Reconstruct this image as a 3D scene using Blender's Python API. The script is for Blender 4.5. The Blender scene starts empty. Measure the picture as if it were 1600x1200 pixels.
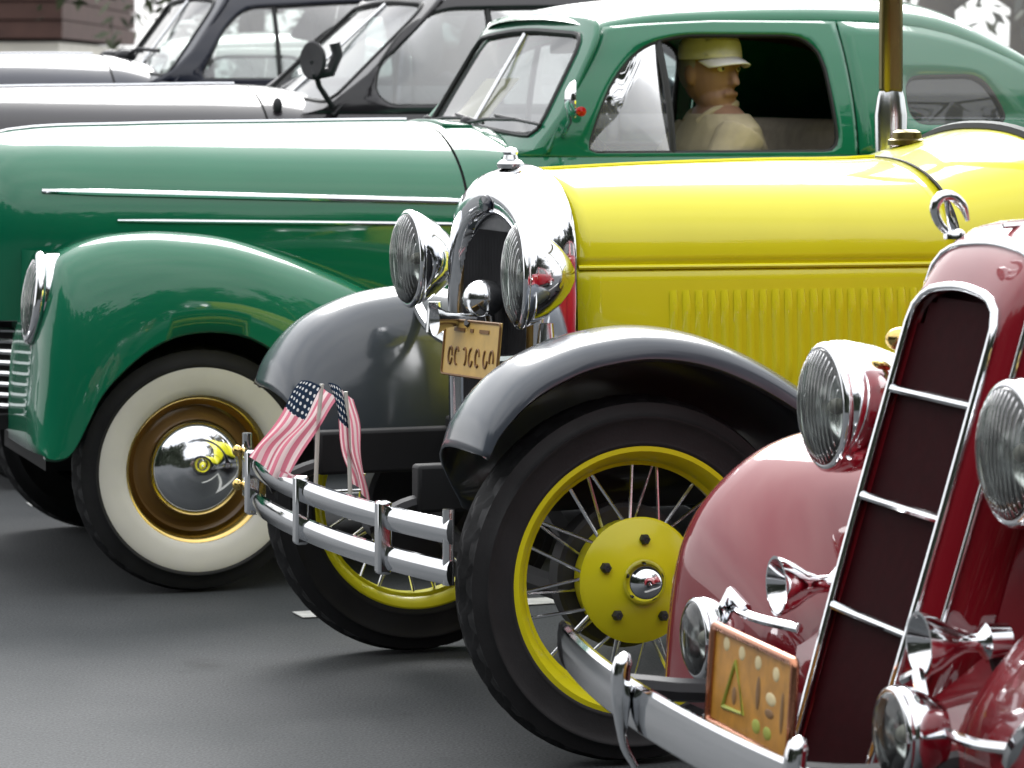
import bpy, math, random
import numpy as np
from mathutils import Vector, Matrix, noise as mnoise
random.seed(7)
rad = math.radians
scene = bpy.context.scene

# ---------------------------------------------------------------- camera
cam_d = bpy.data.cameras.new("camera")
cam = bpy.data.objects.new("camera", cam_d)
scene.collection.objects.link(cam)
scene.camera = cam
cam.location = (0, 0, 1.38)
cam.rotation_euler = (rad(90), 0, 0)
cam_d.sensor_width = 36.0
cam_d.lens = 36.0 * 5200 / 1600
cam_d.shift_y = -470 / 1600
cam_d.clip_end = 2000
cam_d.dof.use_dof = True
cam_d.dof.focus_distance = 7.0
cam_d.dof.aperture_fstop = 9.0

# ---------------------------------------------------------------- world: bright overcast
SUN_EL, SUN_AZ = 36.0, 2.0        # elevation, compass angle from +Y clockwise
world = bpy.data.worlds.new("World")
scene.world = world
world.use_nodes = True
wn, wl = world.node_tree.nodes, world.node_tree.links
wn.clear()
sky = wn.new("ShaderNodeTexSky"); sky.sky_type = 'NISHITA'; sky.sun_disc = False
sky.sun_elevation = rad(SUN_EL); sky.sun_rotation = rad(SUN_AZ)
sky.dust_density = 3.0; sky.air_density = 1.0
tc = wn.new("ShaderNodeTexCoord")
nz = wn.new("ShaderNodeTexNoise"); nz.inputs["Scale"].default_value = 2.2; nz.inputs["Detail"].default_value = 6
mp = wn.new("ShaderNodeMapping"); mp.inputs["Scale"].default_value = (1, 1, 2.5)
ramp = wn.new("ShaderNodeValToRGB")
ramp.color_ramp.elements[0].position = 0.30; ramp.color_ramp.elements[0].color = (0.62, 0.64, 0.68, 1)
ramp.color_ramp.elements[1].position = 0.66; ramp.color_ramp.elements[1].color = (1.0, 1.0, 1.0, 1)
cloud = wn.new("ShaderNodeMix"); cloud.data_type = 'RGBA'; cloud.blend_type = 'MULTIPLY'
cloud.inputs[0].default_value = 1.0
mix = wn.new("ShaderNodeMix"); mix.data_type = 'RGBA'; mix.inputs[0].default_value = 0.72
hsv = wn.new("ShaderNodeHueSaturation"); hsv.inputs["Saturation"].default_value = 0.25
bg = wn.new("ShaderNodeBackground"); bg.inputs["Strength"].default_value = 0.1
wo = wn.new("ShaderNodeOutputWorld")
wl.new(tc.outputs["Generated"], mp.inputs["Vector"]); wl.new(mp.outputs[0], nz.inputs["Vector"])
# overcast luminance: about three times brighter overhead than at the horizon, the same all round
sepz = wn.new("ShaderNodeSeparateXYZ"); wl.new(tc.outputs["Generated"], sepz.inputs[0])
grad = wn.new("ShaderNodeMapRange"); grad.inputs[1].default_value = 0.0; grad.inputs[2].default_value = 1.0; grad.inputs[3].default_value = 10.0; grad.inputs[4].default_value = 18.0
wl.new(sepz.outputs[2], grad.inputs[0]); wl.new(grad.outputs[0], cloud.inputs[7])
wl.new(nz.outputs["Fac"], ramp.inputs[0]); wl.new(ramp.outputs[0], cloud.inputs[6])
wl.new(sky.outputs[0], hsv.inputs["Color"]); wl.new(hsv.outputs[0], mix.inputs[6]); wl.new(cloud.outputs[2], mix.inputs[7])
wl.new(mix.outputs[2], bg.inputs["Color"]); wl.new(bg.outputs[0], wo.inputs[0])

sun_d = bpy.data.lights.new("sun", 'SUN'); sun_d.energy = 2.4; sun_d.angle = rad(40); sun_d.color = (1.0, 0.99, 0.98)
sun = bpy.data.objects.new("sun", sun_d); scene.collection.objects.link(sun)
_az, _el = rad(SUN_AZ), rad(SUN_EL)
_to_sun = Vector((math.sin(_az) * math.cos(_el), math.cos(_az) * math.cos(_el), math.sin(_el)))
sun.rotation_euler = _to_sun.to_track_quat('Z', 'Y').to_euler()

scene.view_settings.view_transform = 'Standard'
scene.view_settings.look = 'None'
scene.view_settings.gamma = 1.0
scene.view_settings.exposure = 0.95
scene.render.engine = 'CYCLES'
scene.cycles.use_denoising = True
scene.cycles.max_bounces = 6
scene.cycles.transparent_max_bounces = 10
scene.cycles.caustics_reflective = False
scene.cycles.caustics_refractive = False

# ---------------------------------------------------------------- materials
def srgb(r, g, b):
    f = lambda c: (c / 255 / 12.92) if c / 255 <= 0.04045 else ((c / 255 + 0.055) / 1.055) ** 2.4
    return (f(r), f(g), f(b))

def new_mat(name):
    m = bpy.data.materials.new(name); m.use_nodes = True
    return m, m.node_tree.nodes, m.node_tree.links, m.node_tree.nodes["Principled BSDF"]

def add_noise_bump(n, l, p, scale, strength, dist=0.002, coat=False):
    t = n.new("ShaderNodeTexCoord"); x = n.new("ShaderNodeTexNoise")
    x.inputs["Scale"].default_value = scale; x.inputs["Detail"].default_value = 4
    b = n.new("ShaderNodeBump"); b.inputs["Strength"].default_value = strength; b.inputs["Distance"].default_value = dist
    l.new(t.outputs["Object"], x.inputs["Vector"]); l.new(x.outputs["Fac"], b.inputs["Height"])
    l.new(b.outputs[0], p.inputs["Normal"])
    if coat: l.new(b.outputs[0], p.inputs["Coat Normal"])
    return x

def vary(n, l, p, col, amount, scale=6.0, detail=5):
    t = n.new("ShaderNodeTexCoord"); x = n.new("ShaderNodeTexNoise")
    x.inputs["Scale"].default_value = scale; x.inputs["Detail"].default_value = detail
    r = n.new("ShaderNodeValToRGB")
    r.color_ramp.elements[0].position = 0.3; r.color_ramp.elements[1].position = 0.7
    r.color_ramp.elements[0].color = tuple(c * (1 - amount) for c in col) + (1,)
    r.color_ramp.elements[1].color = tuple(min(1, c * (1 + amount * 0.6)) for c in col) + (1,)
    l.new(t.outputs["Object"], x.inputs["Vector"]); l.new(x.outputs["Fac"], r.inputs[0])
    l.new(r.outputs[0], p.inputs["Base Color"])
    return x

def paint(name, col, rough=0.45, coat=1.0, coat_r=0.03, spec=0.12, dust_glare=0.07):
    m, n, l, p = new_mat(name)
    vary(n, l, p, col, 0.06, 3.0)
    p.inputs["Roughness"].default_value = rough
    p.inputs["Specular IOR Level"].default_value = spec
    p.inputs["Coat Weight"].default_value = coat
    p.inputs["Coat IOR"].default_value = 1.5
    add_noise_bump(n, l, p, 5.5, 0.10, 0.004, True)
    t = n.new("ShaderNodeTexCoord"); x = n.new("ShaderNodeTexNoise"); x.inputs["Scale"].default_value = 9; x.inputs["Detail"].default_value = 6
    mr = n.new("ShaderNodeMapRange"); mr.inputs[3].default_value = coat_r; mr.inputs[4].default_value = coat_r + dust_glare
    mr.inputs[1].default_value = 0.45; mr.inputs[2].default_value = 0.85
    l.new(t.outputs["Object"], x.inputs["Vector"]); l.new(x.outputs["Fac"], mr.inputs[0]); l.new(mr.outputs[0], p.inputs["Coat Roughness"])
    return m

def metal(name, col, rough=0.08, var=0.10):
    m, n, l, p = new_mat(name)
    p.inputs["Base Color"].default_value = col + (1,); p.inputs["Metallic"].default_value = 1.0
    t = n.new("ShaderNodeTexCoord"); x = n.new("ShaderNodeTexNoise"); x.inputs["Scale"].default_value = 14; x.inputs["Detail"].default_value = 6
    mr = n.new("ShaderNodeMapRange"); mr.inputs[1].default_value = 0.4; mr.inputs[2].default_value = 0.8
    mr.inputs[3].default_value = rough; mr.inputs[4].default_value = rough + var
    l.new(t.outputs["Object"], x.inputs["Vector"]); l.new(x.outputs["Fac"], mr.inputs[0]); l.new(mr.outputs[0], p.inputs["Roughness"])
    return m

def plain(name, col, rough=0.6, var=0.12, scale=8.0, bump=0.0, bscale=60, spec=0.4):
    m, n, l, p = new_mat(name)
    vary(n, l, p, col, var, scale)
    p.inputs["Roughness"].default_value = rough; p.inputs["Specular IOR Level"].default_value = spec
    if bump: add_noise_bump(n, l, p, bscale, bump)
    return m

def glass_mat(name, tint=(0.86, 0.92, 0.9), ior=2.1, rough=0.02, dust_glare=0.10):
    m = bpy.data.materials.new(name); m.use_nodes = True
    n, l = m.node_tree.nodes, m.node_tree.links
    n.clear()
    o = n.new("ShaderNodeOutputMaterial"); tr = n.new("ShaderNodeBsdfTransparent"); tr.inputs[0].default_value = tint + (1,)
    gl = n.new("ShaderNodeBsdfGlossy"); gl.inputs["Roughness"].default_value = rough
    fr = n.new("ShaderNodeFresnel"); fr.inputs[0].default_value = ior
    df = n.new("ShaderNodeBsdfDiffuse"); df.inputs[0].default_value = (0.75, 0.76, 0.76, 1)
    dm = n.new("ShaderNodeMixShader"); dm.inputs[0].default_value = dust_glare  # white veil mixed into the pane, standing in for bright sky glare
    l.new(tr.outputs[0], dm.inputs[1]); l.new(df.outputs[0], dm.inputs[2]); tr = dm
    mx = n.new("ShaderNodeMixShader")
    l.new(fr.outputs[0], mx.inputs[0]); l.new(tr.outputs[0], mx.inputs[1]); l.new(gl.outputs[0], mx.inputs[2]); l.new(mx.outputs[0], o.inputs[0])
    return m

M = {}
M['green'] = paint("green_paint", (0.001, 0.138, 0.066))
M['yellow'] = paint("yellow_paint", (0.78, 0.73, 0.014), coat_r=0.04, dust_glare=0.10)
M['maroon'] = paint("maroon_paint", (0.20, 0.002, 0.009), coat_r=0.03, dust_glare=0.03)
M['black'] = paint("black_paint", (0.010, 0.010, 0.013), coat_r=0.05)
M['fender_black'] = paint("fender_enamel", (0.048, 0.058, 0.072), rough=0.4, coat_r=0.10, dust_glare=0.16)
M['plum'] = paint("plum_black_paint", (0.008, 0.006, 0.009), coat_r=0.06)
M['navy'] = paint("navy_paint", (0.005, 0.008, 0.022), coat_r=0.06)
M['white'] = paint("white_paint", (0.74, 0.74, 0.70))
M['yellow_wheel'] = paint("yellow_wheel_paint", (0.76, 0.70, 0.014), coat_r=0.18, coat=0.6)
M['chrome'] = metal("chrome", (0.80, 0.81, 0.83), 0.05)
M['nickel'] = metal("nickel", (0.68, 0.69, 0.70), 0.16)
M['brass'] = metal("brass", (0.62, 0.45, 0.16), 0.15)
M['bronze'] = metal("bronze_post", (0.16, 0.13, 0.05), 0.28)
M['rubber'] = plain("tyre_rubber", (0.017, 0.017, 0.018), 0.62, 0.3, 12, 0.25, 120, 0.35)
M['whitewall'] = plain("whitewall_rubber", (0.72, 0.70, 0.63), 0.5, 0.06, 9)
M['dark'] = plain("underbody_black", (0.010, 0.010, 0.011), 0.7, 0.3, 8)
M['iron'] = plain("dark_iron", (0.03, 0.03, 0.033), 0.5, 0.3, 10)
M['tan_wheel'] = paint("tan_wheel_paint", (0.20, 0.11, 0.035), coat_r=0.12, coat=0.7)
M['seat'] = plain("tan_upholstery", (0.42, 0.36, 0.27), 0.85, 0.15, 20, 0.3, 200)
M['seat_dark'] = plain("dark_upholstery", (0.05, 0.045, 0.04), 0.85, 0.15, 20, 0.3, 200)
M['liner'] = plain("headliner_cloth", (0.050, 0.022, 0.020), 0.95, 0.15, 20)
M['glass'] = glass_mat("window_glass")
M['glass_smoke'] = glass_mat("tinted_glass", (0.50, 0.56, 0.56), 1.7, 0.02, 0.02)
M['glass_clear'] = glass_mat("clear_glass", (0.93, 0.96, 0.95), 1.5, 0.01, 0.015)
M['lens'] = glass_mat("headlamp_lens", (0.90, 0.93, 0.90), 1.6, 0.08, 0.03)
M['gasket'] = plain("black_gasket", (0.012, 0.013, 0.013), 0.55)
M['core'] = plain("radiator_core", (0.022, 0.026, 0.032), 0.45, 0.4, 60)
M['grille_dark'] = plain("dark_maroon_grille", (0.030, 0.002, 0.004), 0.7, 0.3, 40, spec=0.05)
M['grille_slat'] = plain("maroon_slat_paint", (0.034, 0.002, 0.004), 0.6, 0.2, 40, spec=0.08)
M['plate_tan'] = plain("plate_tan_enamel", (0.62, 0.40, 0.11), 0.45, 0.12, 25)
M['plate_gold'] = plain("plate_gold_enamel", (0.52, 0.24, 0.03), 0.4, 0.25, 30)
M['plate_ink'] = plain("plate_dark_ink", (0.20, 0.10, 0.03), 0.6)
M['plate_pale'] = plain("plate_pale_ink", (0.72, 0.60, 0.34), 0.6)
M['plate_green'] = plain("plate_green_ink", (0.36, 0.40, 0.06), 0.6)
M['copper'] = metal("copper_frame", (0.45, 0.20, 0.12), 0.25)
M['paper'] = plain("cream_paper", (0.78, 0.72, 0.38), 0.8, 0.08)
M['skin'] = plain("skin", (0.27, 0.155, 0.10), 0.55, 0.08, 12)
M['shirt'] = plain("beige_shirt", (0.36, 0.31, 0.20), 0.9, 0.12, 20, 0.2, 90)
M['trousers'] = plain("dark_trousers", (0.03, 0.032, 0.045), 0.9)
M['cap'] = plain("white_cap_cloth", (0.78, 0.77, 0.75), 0.85, 0.06, 20)
M['cap_grey'] = plain("grey_cap_cloth", (0.66, 0.66, 0.70), 0.85, 0.1, 20)
M['hair'] = plain("grey_hair", (0.20, 0.19, 0.18), 0.8)
M['red_lens'] = plain("red_lens_plastic", (0.45, 0.01, 0.01), 0.2)
M['line'] = plain("worn_white_line", (0.62, 0.62, 0.60), 0.8, 0.35, 14)
M['bark'] = plain("bark", (0.09, 0.07, 0.055), 0.9, 0.35, 6, 0.6, 18)
M['brown_wall'] = plain("brown_siding", (0.075, 0.038, 0.030), 0.8, 0.25, 3)
M['cream_wall'] = plain("cream_wall", (0.66, 0.63, 0.55), 0.85, 0.08, 2)
M['roofing'] = plain("grey_roofing", (0.13, 0.12, 0.12), 0.9, 0.25, 5)

def leaf_mat(name, col):
    m, n, l, p = new_mat(name)
    vary(n, l, p, col, 0.45, 1.6, 3)
    p.inputs["Roughness"].default_value = 0.6
    p.inputs["Subsurface Weight"].default_value = 0.0
    return m
M['leaf_a'] = leaf_mat("olive_leaves", (0.065, 0.085, 0.035))
M['leaf_dark'] = leaf_mat("darkened_blocker_leaves", (0.020, 0.030, 0.014))  # darkened so the added wood behind the viewer reflects little light
M['leaf_b'] = leaf_mat("grey_green_leaves", (0.085, 0.09, 0.07))

def asphalt():
    m, n, l, p = new_mat("asphalt")
    t = n.new("ShaderNodeTexCoord")
    big = n.new("ShaderNodeTexNoise"); big.inputs["Scale"].default_value = 0.9; big.inputs["Detail"].default_value = 6; big.inputs["Roughness"].default_value = 0.6
    fine = n.new("ShaderNodeTexNoise"); fine.inputs["Scale"].default_value = 160; fine.inputs["Detail"].default_value = 3
    vor = n.new("ShaderNodeTexVoronoi"); vor.inputs["Scale"].default_value = 130
    r = n.new("ShaderNodeValToRGB")
    r.color_ramp.elements[0].position = 0.28; r.color_ramp.elements[0].color = (0.026, 0.031, 0.034, 1)
    r.color_ramp.elements[1].position = 0.74; r.color_ramp.elements[1].color = (0.064, 0.067, 0.071, 1)
    r2 = n.new("ShaderNodeValToRGB")
    r2.color_ramp.elements[0].position = 0.25; r2.color_ramp.elements[0].color = (0.40, 0.40, 0.40, 1)
    r2.color_ramp.elements[1].position = 0.8; r2.color_ramp.elements[1].color = (1.75, 1.74, 1.72, 1)
    mx = n.new("ShaderNodeMix"); mx.data_type = 'RGBA'; mx.blend_type = 'MULTIPLY'; mx.inputs[0].default_value = 1
    l.new(t.outputs["Object"], big.inputs["Vector"]); l.new(t.outputs["Object"], fine.inputs["Vector"]); l.new(t.outputs["Object"], vor.inputs["Vector"])
    l.new(big.outputs["Fac"], r.inputs[0]); l.new(fine.outputs["Fac"], r2.inputs[0])
    l.new(r.outputs[0], mx.inputs[6]); l.new(r2.outputs[0], mx.inputs[7])
    # oil drips with a shape of their own
    oil = n.new("ShaderNodeTexNoise"); oil.inputs["Scale"].default_value = 3.1; oil.inputs["Detail"].default_value = 4
    ro = n.new("ShaderNodeValToRGB"); ro.color_ramp.elements[0].position = 0.66; ro.color_ramp.elements[0].color = (1, 1, 1, 1)
    ro.color_ramp.elements[1].position = 0.74; ro.color_ramp.elements[1].color = (0.62, 0.61, 0.60, 1)
    m2 = n.new("ShaderNodeMix"); m2.data_type = 'RGBA'; m2.blend_type = 'MULTIPLY'; m2.inputs[0].default_value = 1
    l.new(t.outputs["Object"], oil.inputs["Vector"]); l.new(oil.outputs["Fac"], ro.inputs[0])
    l.new(mx.outputs[2], m2.inputs[6]); l.new(ro.outputs[0], m2.inputs[7])
    l.new(m2.outputs[2], p.inputs["Base Color"])
    p.inputs["Roughness"].default_value = 0.82
    b = n.new("ShaderNodeBump"); b.inputs["Strength"].default_value = 0.25; b.inputs["Distance"].default_value = 0.003
    l.new(vor.outputs["Distance"], b.inputs["Height"]); l.new(b.outputs[0], p.inputs["Normal"])
    return m
M['asphalt'] = asphalt()

# ---------------------------------------------------------------- mesh helpers
COL = scene.collection
def make(name, V, F, mat, parent=None, smooth=True, angle=40, solid=0.0, sub=0, mats=None, fmat=None, bevel=0.0, soff=-1):
    me = bpy.data.meshes.new(name)
    me.from_pydata([tuple(map(float, v)) for v in V], [], [tuple(f) for f in F])
    me.update()
    if mats:
        for k in mats: me.materials.append(M[k])
        if fmat is not None: me.polygons.foreach_set("material_index", fmat)
    else:
        me.materials.append(M[mat])
    if smooth:
        me.polygons.foreach_set("use_smooth", [True] * len(me.polygons))
        if angle < 180: me.set_sharp_from_angle(angle=rad(angle))
    o = bpy.data.objects.new(name, me); COL.objects.link(o)
    if parent is not None: o.parent = parent
    if bevel:
        b = o.modifiers.new("bevel", 'BEVEL'); b.width = bevel; b.segments = 2; b.limit_method = 'ANGLE'; b.angle_limit = rad(40)
    if solid:
        s = o.modifiers.new("solid", 'SOLIDIFY'); s.thickness = solid; s.offset = soff
    if sub:
        s = o.modifiers.new("sub", 'SUBSURF'); s.levels = sub; s.render_levels = sub
    return o

def share(name, me, parent, loc=(0, 0, 0), rot=(0, 0, 0), scale=(1, 1, 1)):
    o = bpy.data.objects.new(name, me); COL.objects.link(o)
    o.parent = parent; o.location = loc; o.rotation_euler = rot; o.scale = scale
    return o

def empty(name, loc=(0, 0, 0), rz=0.0):
    o = bpy.data.objects.new(name, None); COL.objects.link(o)
    o.location = loc; o.rotation_euler = (0, 0, rz); o.empty_display_size = 0.2
    return o

def tag(o, label=None, cat=None, group=None, kind=None):
    if label: o["label"] = label
    if cat: o["category"] = cat
    if group: o["group"] = group
    if kind: o["kind"] = kind
    return o

def cr(pts, n, closed=False):
    """Catmull-Rom through pts, resampled to n points."""
    P = np.array(pts, float)
    if closed: Q = np.vstack([P[-1], P, P[0], P[1]])
    else: Q = np.vstack([2 * P[0] - P[1], P, 2 * P[-1] - P[-2]])
    segs = len(Q) - 3
    out = []
    for i in range(segs):
        p0, p1, p2, p3 = Q[i:i + 4]
        for t in np.linspace(0, 1, 16, endpoint=False):
            out.append(0.5 * ((2 * p1) + (p2 - p0) * t + (2 * p0 - 5 * p1 + 4 * p2 - p3) * t * t + (3 * p1 - p0 - 3 * p2 + p3) * t ** 3))
    out.append(Q[-2])
    out = np.array(out)
    d = np.concatenate([[0], np.cumsum(np.linalg.norm(np.diff(out, axis=0), axis=1))])
    s = np.linspace(0, d[-1], n + 1 if closed else n)
    if closed: s = s[:-1]
    return np.stack([np.interp(s, d, out[:, k]) for k in range(P.shape[1])], 1)

def cr_idx(pts, n):
    """Catmull-Rom sampled uniformly in index, so that curves with matched control points stay matched."""
    P = np.array(pts, float)
    Q = np.vstack([2 * P[0] - P[1], P, 2 * P[-1] - P[-2]])
    out = []
    for s in np.linspace(0, len(P) - 1, n):
        i = min(int(s), len(P) - 2); t = s - i
        p0, p1, p2, p3 = Q[i:i + 4]
        out.append(0.5 * ((2 * p1) + (p2 - p0) * t + (2 * p0 - 5 * p1 + 4 * p2 - p3) * t * t + (3 * p1 - p0 - 3 * p2 + p3) * t ** 3))
    return np.array(out)

def tab(x, xs, ys):
    """smooth table lookup; xs may be descending"""
    xs = np.array(xs, float); ys = np.array(ys, float)
    if xs[0] > xs[-1]: xs, ys = xs[::-1], ys[::-1]
    if x <= xs[0]: return ys[0]
    if x >= xs[-1]: return ys[-1]
    i = int(np.searchsorted(xs, x) - 1); i = max(0, min(i, len(xs) - 2))
    def slope(k):
        if k == 0: return (ys[1] - ys[0]) / (xs[1] - xs[0])
        if k == len(xs) - 1: return (ys[-1] - ys[-2]) / (xs[-1] - xs[-2])
        return (ys[k + 1] - ys[k - 1]) / (xs[k + 1] - xs[k - 1])
    h = xs[i + 1] - xs[i]; t = (x - xs[i]) / h
    return ((2 * t ** 3 - 3 * t * t + 1) * ys[i] + (t ** 3 - 2 * t * t + t) * h * slope(i)
            + (-2 * t ** 3 + 3 * t * t) * ys[i + 1] + (t ** 3 - t * t) * h * slope(i + 1))

def loft(rings, closed=False, caps=False):
    V, F = [], []
    m = len(rings[0])
    for r in rings: V.extend([tuple(p) for p in r])
    for i in range(len(rings) - 1):
        for j in range(m if closed else m - 1):
            a = i * m + j; b = i * m + (j + 1) % m
            F.append((a, b, b + m, a + m))
    if caps:
        F.append(tuple(range(m))[::-1]); F.append(tuple((len(rings) - 1) * m + j for j in range(m)))
    return V, F

def merge(*parts):
    V, F = [], []
    for v, f in parts:
        k = len(V); V.extend(v); F.extend([tuple(i + k for i in q) for q in f])
    return V, F

def xf(vf, mat):
    v, f = vf
    return [tuple(mat @ Vector(p)) for p in v], f

def lathe(profile, n=48, axis='y', caps=False, fn=None):
    """profile of (radius, along)."""
    rings = []
    for j, (r, a) in enumerate(profile):
        ring = []
        for k in range(n):
            th = 2 * math.pi * k / n
            rr = r if fn is None else fn(r, j, k)
            c, s = rr * math.cos(th), rr * math.sin(th)
            ring.append({'y': (c, a, s), 'x': (a, c, s), 'z': (c, s, a)}[axis])
        rings.append(ring)
    return loft(rings, True, caps)

def tube(path, r, n=8, closed=False, caps=True):
    P = [Vector(p) for p in path]; rings = []
    N = len(P)
    rs = [float(q) for q in r] if hasattr(r, "__len__") else [float(r)] * N
    up = None
    for i in range(N):
        if closed: d = P[(i + 1) % N] - P[i - 1]
        else: d = P[min(i + 1, N - 1)] - P[max(i - 1, 0)]
        d.normalize()
        if up is None:
            up = Vector((0, 0, 1)) if abs(d.z) < 0.9 else Vector((1, 0, 0))
        s = d.cross(up)
        if s.length < 1e-6: s = d.orthogonal()
        s.normalize(); up = s.cross(d).normalized()
        rings.append([tuple(P[i] + rs[i] * (math.cos(2 * math.pi * k / n) * s + math.sin(2 * math.pi * k / n) * up)) for k in range(n)])
    if closed: rings.append(rings[0])
    return loft(rings, True, caps and not closed)

def box(cx, cy, cz, sx, sy, sz):
    x, y, z = sx / 2, sy / 2, sz / 2
    V = [(cx + a * x, cy + b * y, cz + c * z) for a in (-1, 1) for b in (-1, 1) for c in (-1, 1)]
    F = [(0, 1, 3, 2), (4, 6, 7, 5), (0, 4, 5, 1), (2, 3, 7, 6), (0, 2, 6, 4), (1, 5, 7, 3)]
    return V, F

def ellipsoid(c, r, nu=20, nv=12):
    prof = [(max(1e-4, math.sin(math.pi * i / nv)), -math.cos(math.pi * i / nv)) for i in range(nv + 1)]
    v, f = lathe(prof, nu, 'z')
    return [(c[0] + p[0] * r[0], c[1] + p[1] * r[1], c[2] + p[2] * r[2]) for p in v], f

def ribbon(path, widthdir, w, t, thickdir):
    """flat bar swept along path: w along widthdir, t along thickdir (vectors or lists)."""
    rings = []
    for i, p in enumerate(path):
        p = Vector(p); u = Vector(widthdir[i] if isinstance(widthdir, list) else widthdir); d = Vector(thickdir[i] if isinstance(thickdir, list) else thickdir)
        rings.append([tuple(p + a * w / 2 * u + b * t / 2 * d) for a, b in ((-1, -1), (-0.8, 1), (0.8, 1), (1, -1))])
    return loft(rings, True, True)

def panel_hole(outer, inner, fn, rings=5):
    """outer and inner closed 2-D loops, matched by nearest direction from the hole's middle; fn maps 2-D to 3-D."""
    n = len(inner)
    inner = np.array(inner); outer = np.array(outer)
    c = inner.mean(0)
    # dense outer samples, pick by scaled angle
    def dense(L):
        out = []
        for i in range(len(L)):
            a, b = L[i], L[(i + 1) % len(L)]
            for t in np.linspace(0, 1, 24, endpoint=False): out.append(a + (b - a) * t)
        return np.array(out)
    D = dense(outer); ext = (D.max(0) - D.min(0)); iext = inner.max(0) - inner.min(0)
    ang_o = np.unwrap(np.arctan2((D[:, 1] - c[1]) / iext[1], (D[:, 0] - c[0]) / iext[0]))
    ang_i = np.unwrap(np.arctan2((inner[:, 1] - c[1]) / iext[1], (inner[:, 0] - c[0]) / iext[0]))
    sg_o = 1 if ang_o[-1] > ang_o[0] else -1
    if (1 if ang_i[-1] > ang_i[0] else -1) != sg_o: inner = inner[::-1]; ang_i = np.unwrap(np.arctan2((inner[:, 1] - c[1]) / iext[1], (inner[:, 0] - c[0]) / iext[0]))
    oo = []
    for a in ang_i:
        d = np.abs(np.angle(np.exp(1j * (ang_o - a)))); oo.append(D[d.argmin()])
    oo = np.array(oo)
    # keep the outer corners
    for k in range(len(outer)):
        d = np.linalg.norm(oo - outer[k], axis=1)
        oo[d.argmin()] = outer[k]
    R = [[fn(*(inner[i] + (oo[i] - inner[i]) * t)) for i in range(n)] for t in np.linspace(0, 1, rings + 1)]
    # fold the hole's rim a little inwards
    return loft(R, True, False), [tuple(p) for p in R[0]]

def fill_loop(pts):
    c = np.mean(np.array(pts), 0)
    V = [tuple(p) for p in pts] + [tuple(c)]
    n = len(pts)
    return V, [(i, (i + 1) % n, n) for i in range(n)]

def rounded(poly, r, k=5):
    """round the corners of a 2-D polygon; r a number or one per corner"""
    P = [np.array(p, float) for p in poly]; out = []
    n = len(P)
    for i in range(n):
        a, b, c = P[i - 1], P[i], P[(i + 1) % n]
        rr = r[i] if hasattr(r, '__len__') else r
        u = (a - b); lu = np.linalg.norm(u); u = u / lu
        w = (c - b); lw = np.linalg.norm(w); w = w / lw
        d = min(rr, lu * 0.45, lw * 0.45)
        p0, p1 = b + u * d, b + w * d
        for t in np.linspace(0, 1, k): out.append((1 - t) ** 2 * p0 + 2 * t * (1 - t) * b + t * t * p1)
    return np.array(out)

def even_loop(L, n):
    L = np.array(L); Q = np.vstack([L, L[0]])
    d = np.concatenate([[0], np.cumsum(np.linalg.norm(np.diff(Q, axis=0), axis=1))])
    s = np.linspace(0, d[-1], n, endpoint=False)
    return np.stack([np.interp(s, d, Q[:, k]) for k in range(Q.shape[1])], 1)

def fender(name, crown, lip, inner, yc, yo, yi, sgn, mat, parent, n=56, m=9, roll=0.03, kin=0.0):
    C, P, I = cr_idx(crown, n), cr_idx(lip, n), cr_idx(inner, n)
    rows = []
    for c, p, i in zip(C, P, I):
        row = []
        A, Bc, Cc = np.array((i[0], yi, i[1])), np.array((c[0] + (i[0] - c[0]) * kin * 0.3, yi + (yc - yi) * kin, c[1] + (i[1] - c[1]) * kin * 0.15)), np.array((c[0], yc, c[1]))
        for t in np.linspace(0, 1, m, endpoint=False): row.append((1 - t) ** 2 * A + 2 * t * (1 - t) * Bc + t * t * Cc)
        D, E = np.array((c[0], yo, c[1])), np.array((p[0], yo, p[1]))
        for t in np.linspace(0, 1, m): row.append((1 - t) ** 2 * Cc + 2 * t * (1 - t) * D + t * t * E)
        row.append(E + np.array((0, -0.006, -0.004))); row.append(E + np.array((0, -roll, 0.0)))
        rows.append([(q[0], q[1] * sgn, q[2]) for q in row])
    V, F = loft(rows)
    if sgn > 0: F = [f[::-1] for f in F]
    return make(name, V, F, mat, parent, angle=60, solid=0.006)

# ---------------------------------------------------------------- wheels
def tyre_geo(R, w, rb, n=128, tread=True):
    prof = [(rb, -w * 0.36), (rb + 0.010, -w * 0.43), (rb + 0.014, -w * 0.455), (rb + 0.018, -w * 0.455), (rb + 0.021, -w * 0.445), (rb + (R - rb) * 0.45, -w * 0.515), (rb + (R - rb) * 0.58, -w * 0.525), (rb + (R - rb) * 0.60, -w * 0.545), (rb + (R - rb) * 0.64, -w * 0.545), (rb + (R - rb) * 0.66, -w * 0.515), (R - 0.030, -w * 0.47), (R - 0.012, -w * 0.42)]
    ribs = []
    for j in range(9):
        a = -w * 0.36 + w * 0.72 * j / 8
        ribs.append((R - 0.010 * (abs(j - 4) / 4) ** 2, a))
    prof2 = prof + ribs + [(r, -a) for r, a in prof[::-1]]
    k0 = len(prof)
    def fn(r, j, k):
        jj = j - k0
        if tread and 0 <= jj < 9:
            if jj in (2, 6): return r - 0.009
            if (k + (jj % 3)) % 4 == 0: return r - 0.009
        return r
    return lathe(prof2, n, 'y', False, fn)

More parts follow.
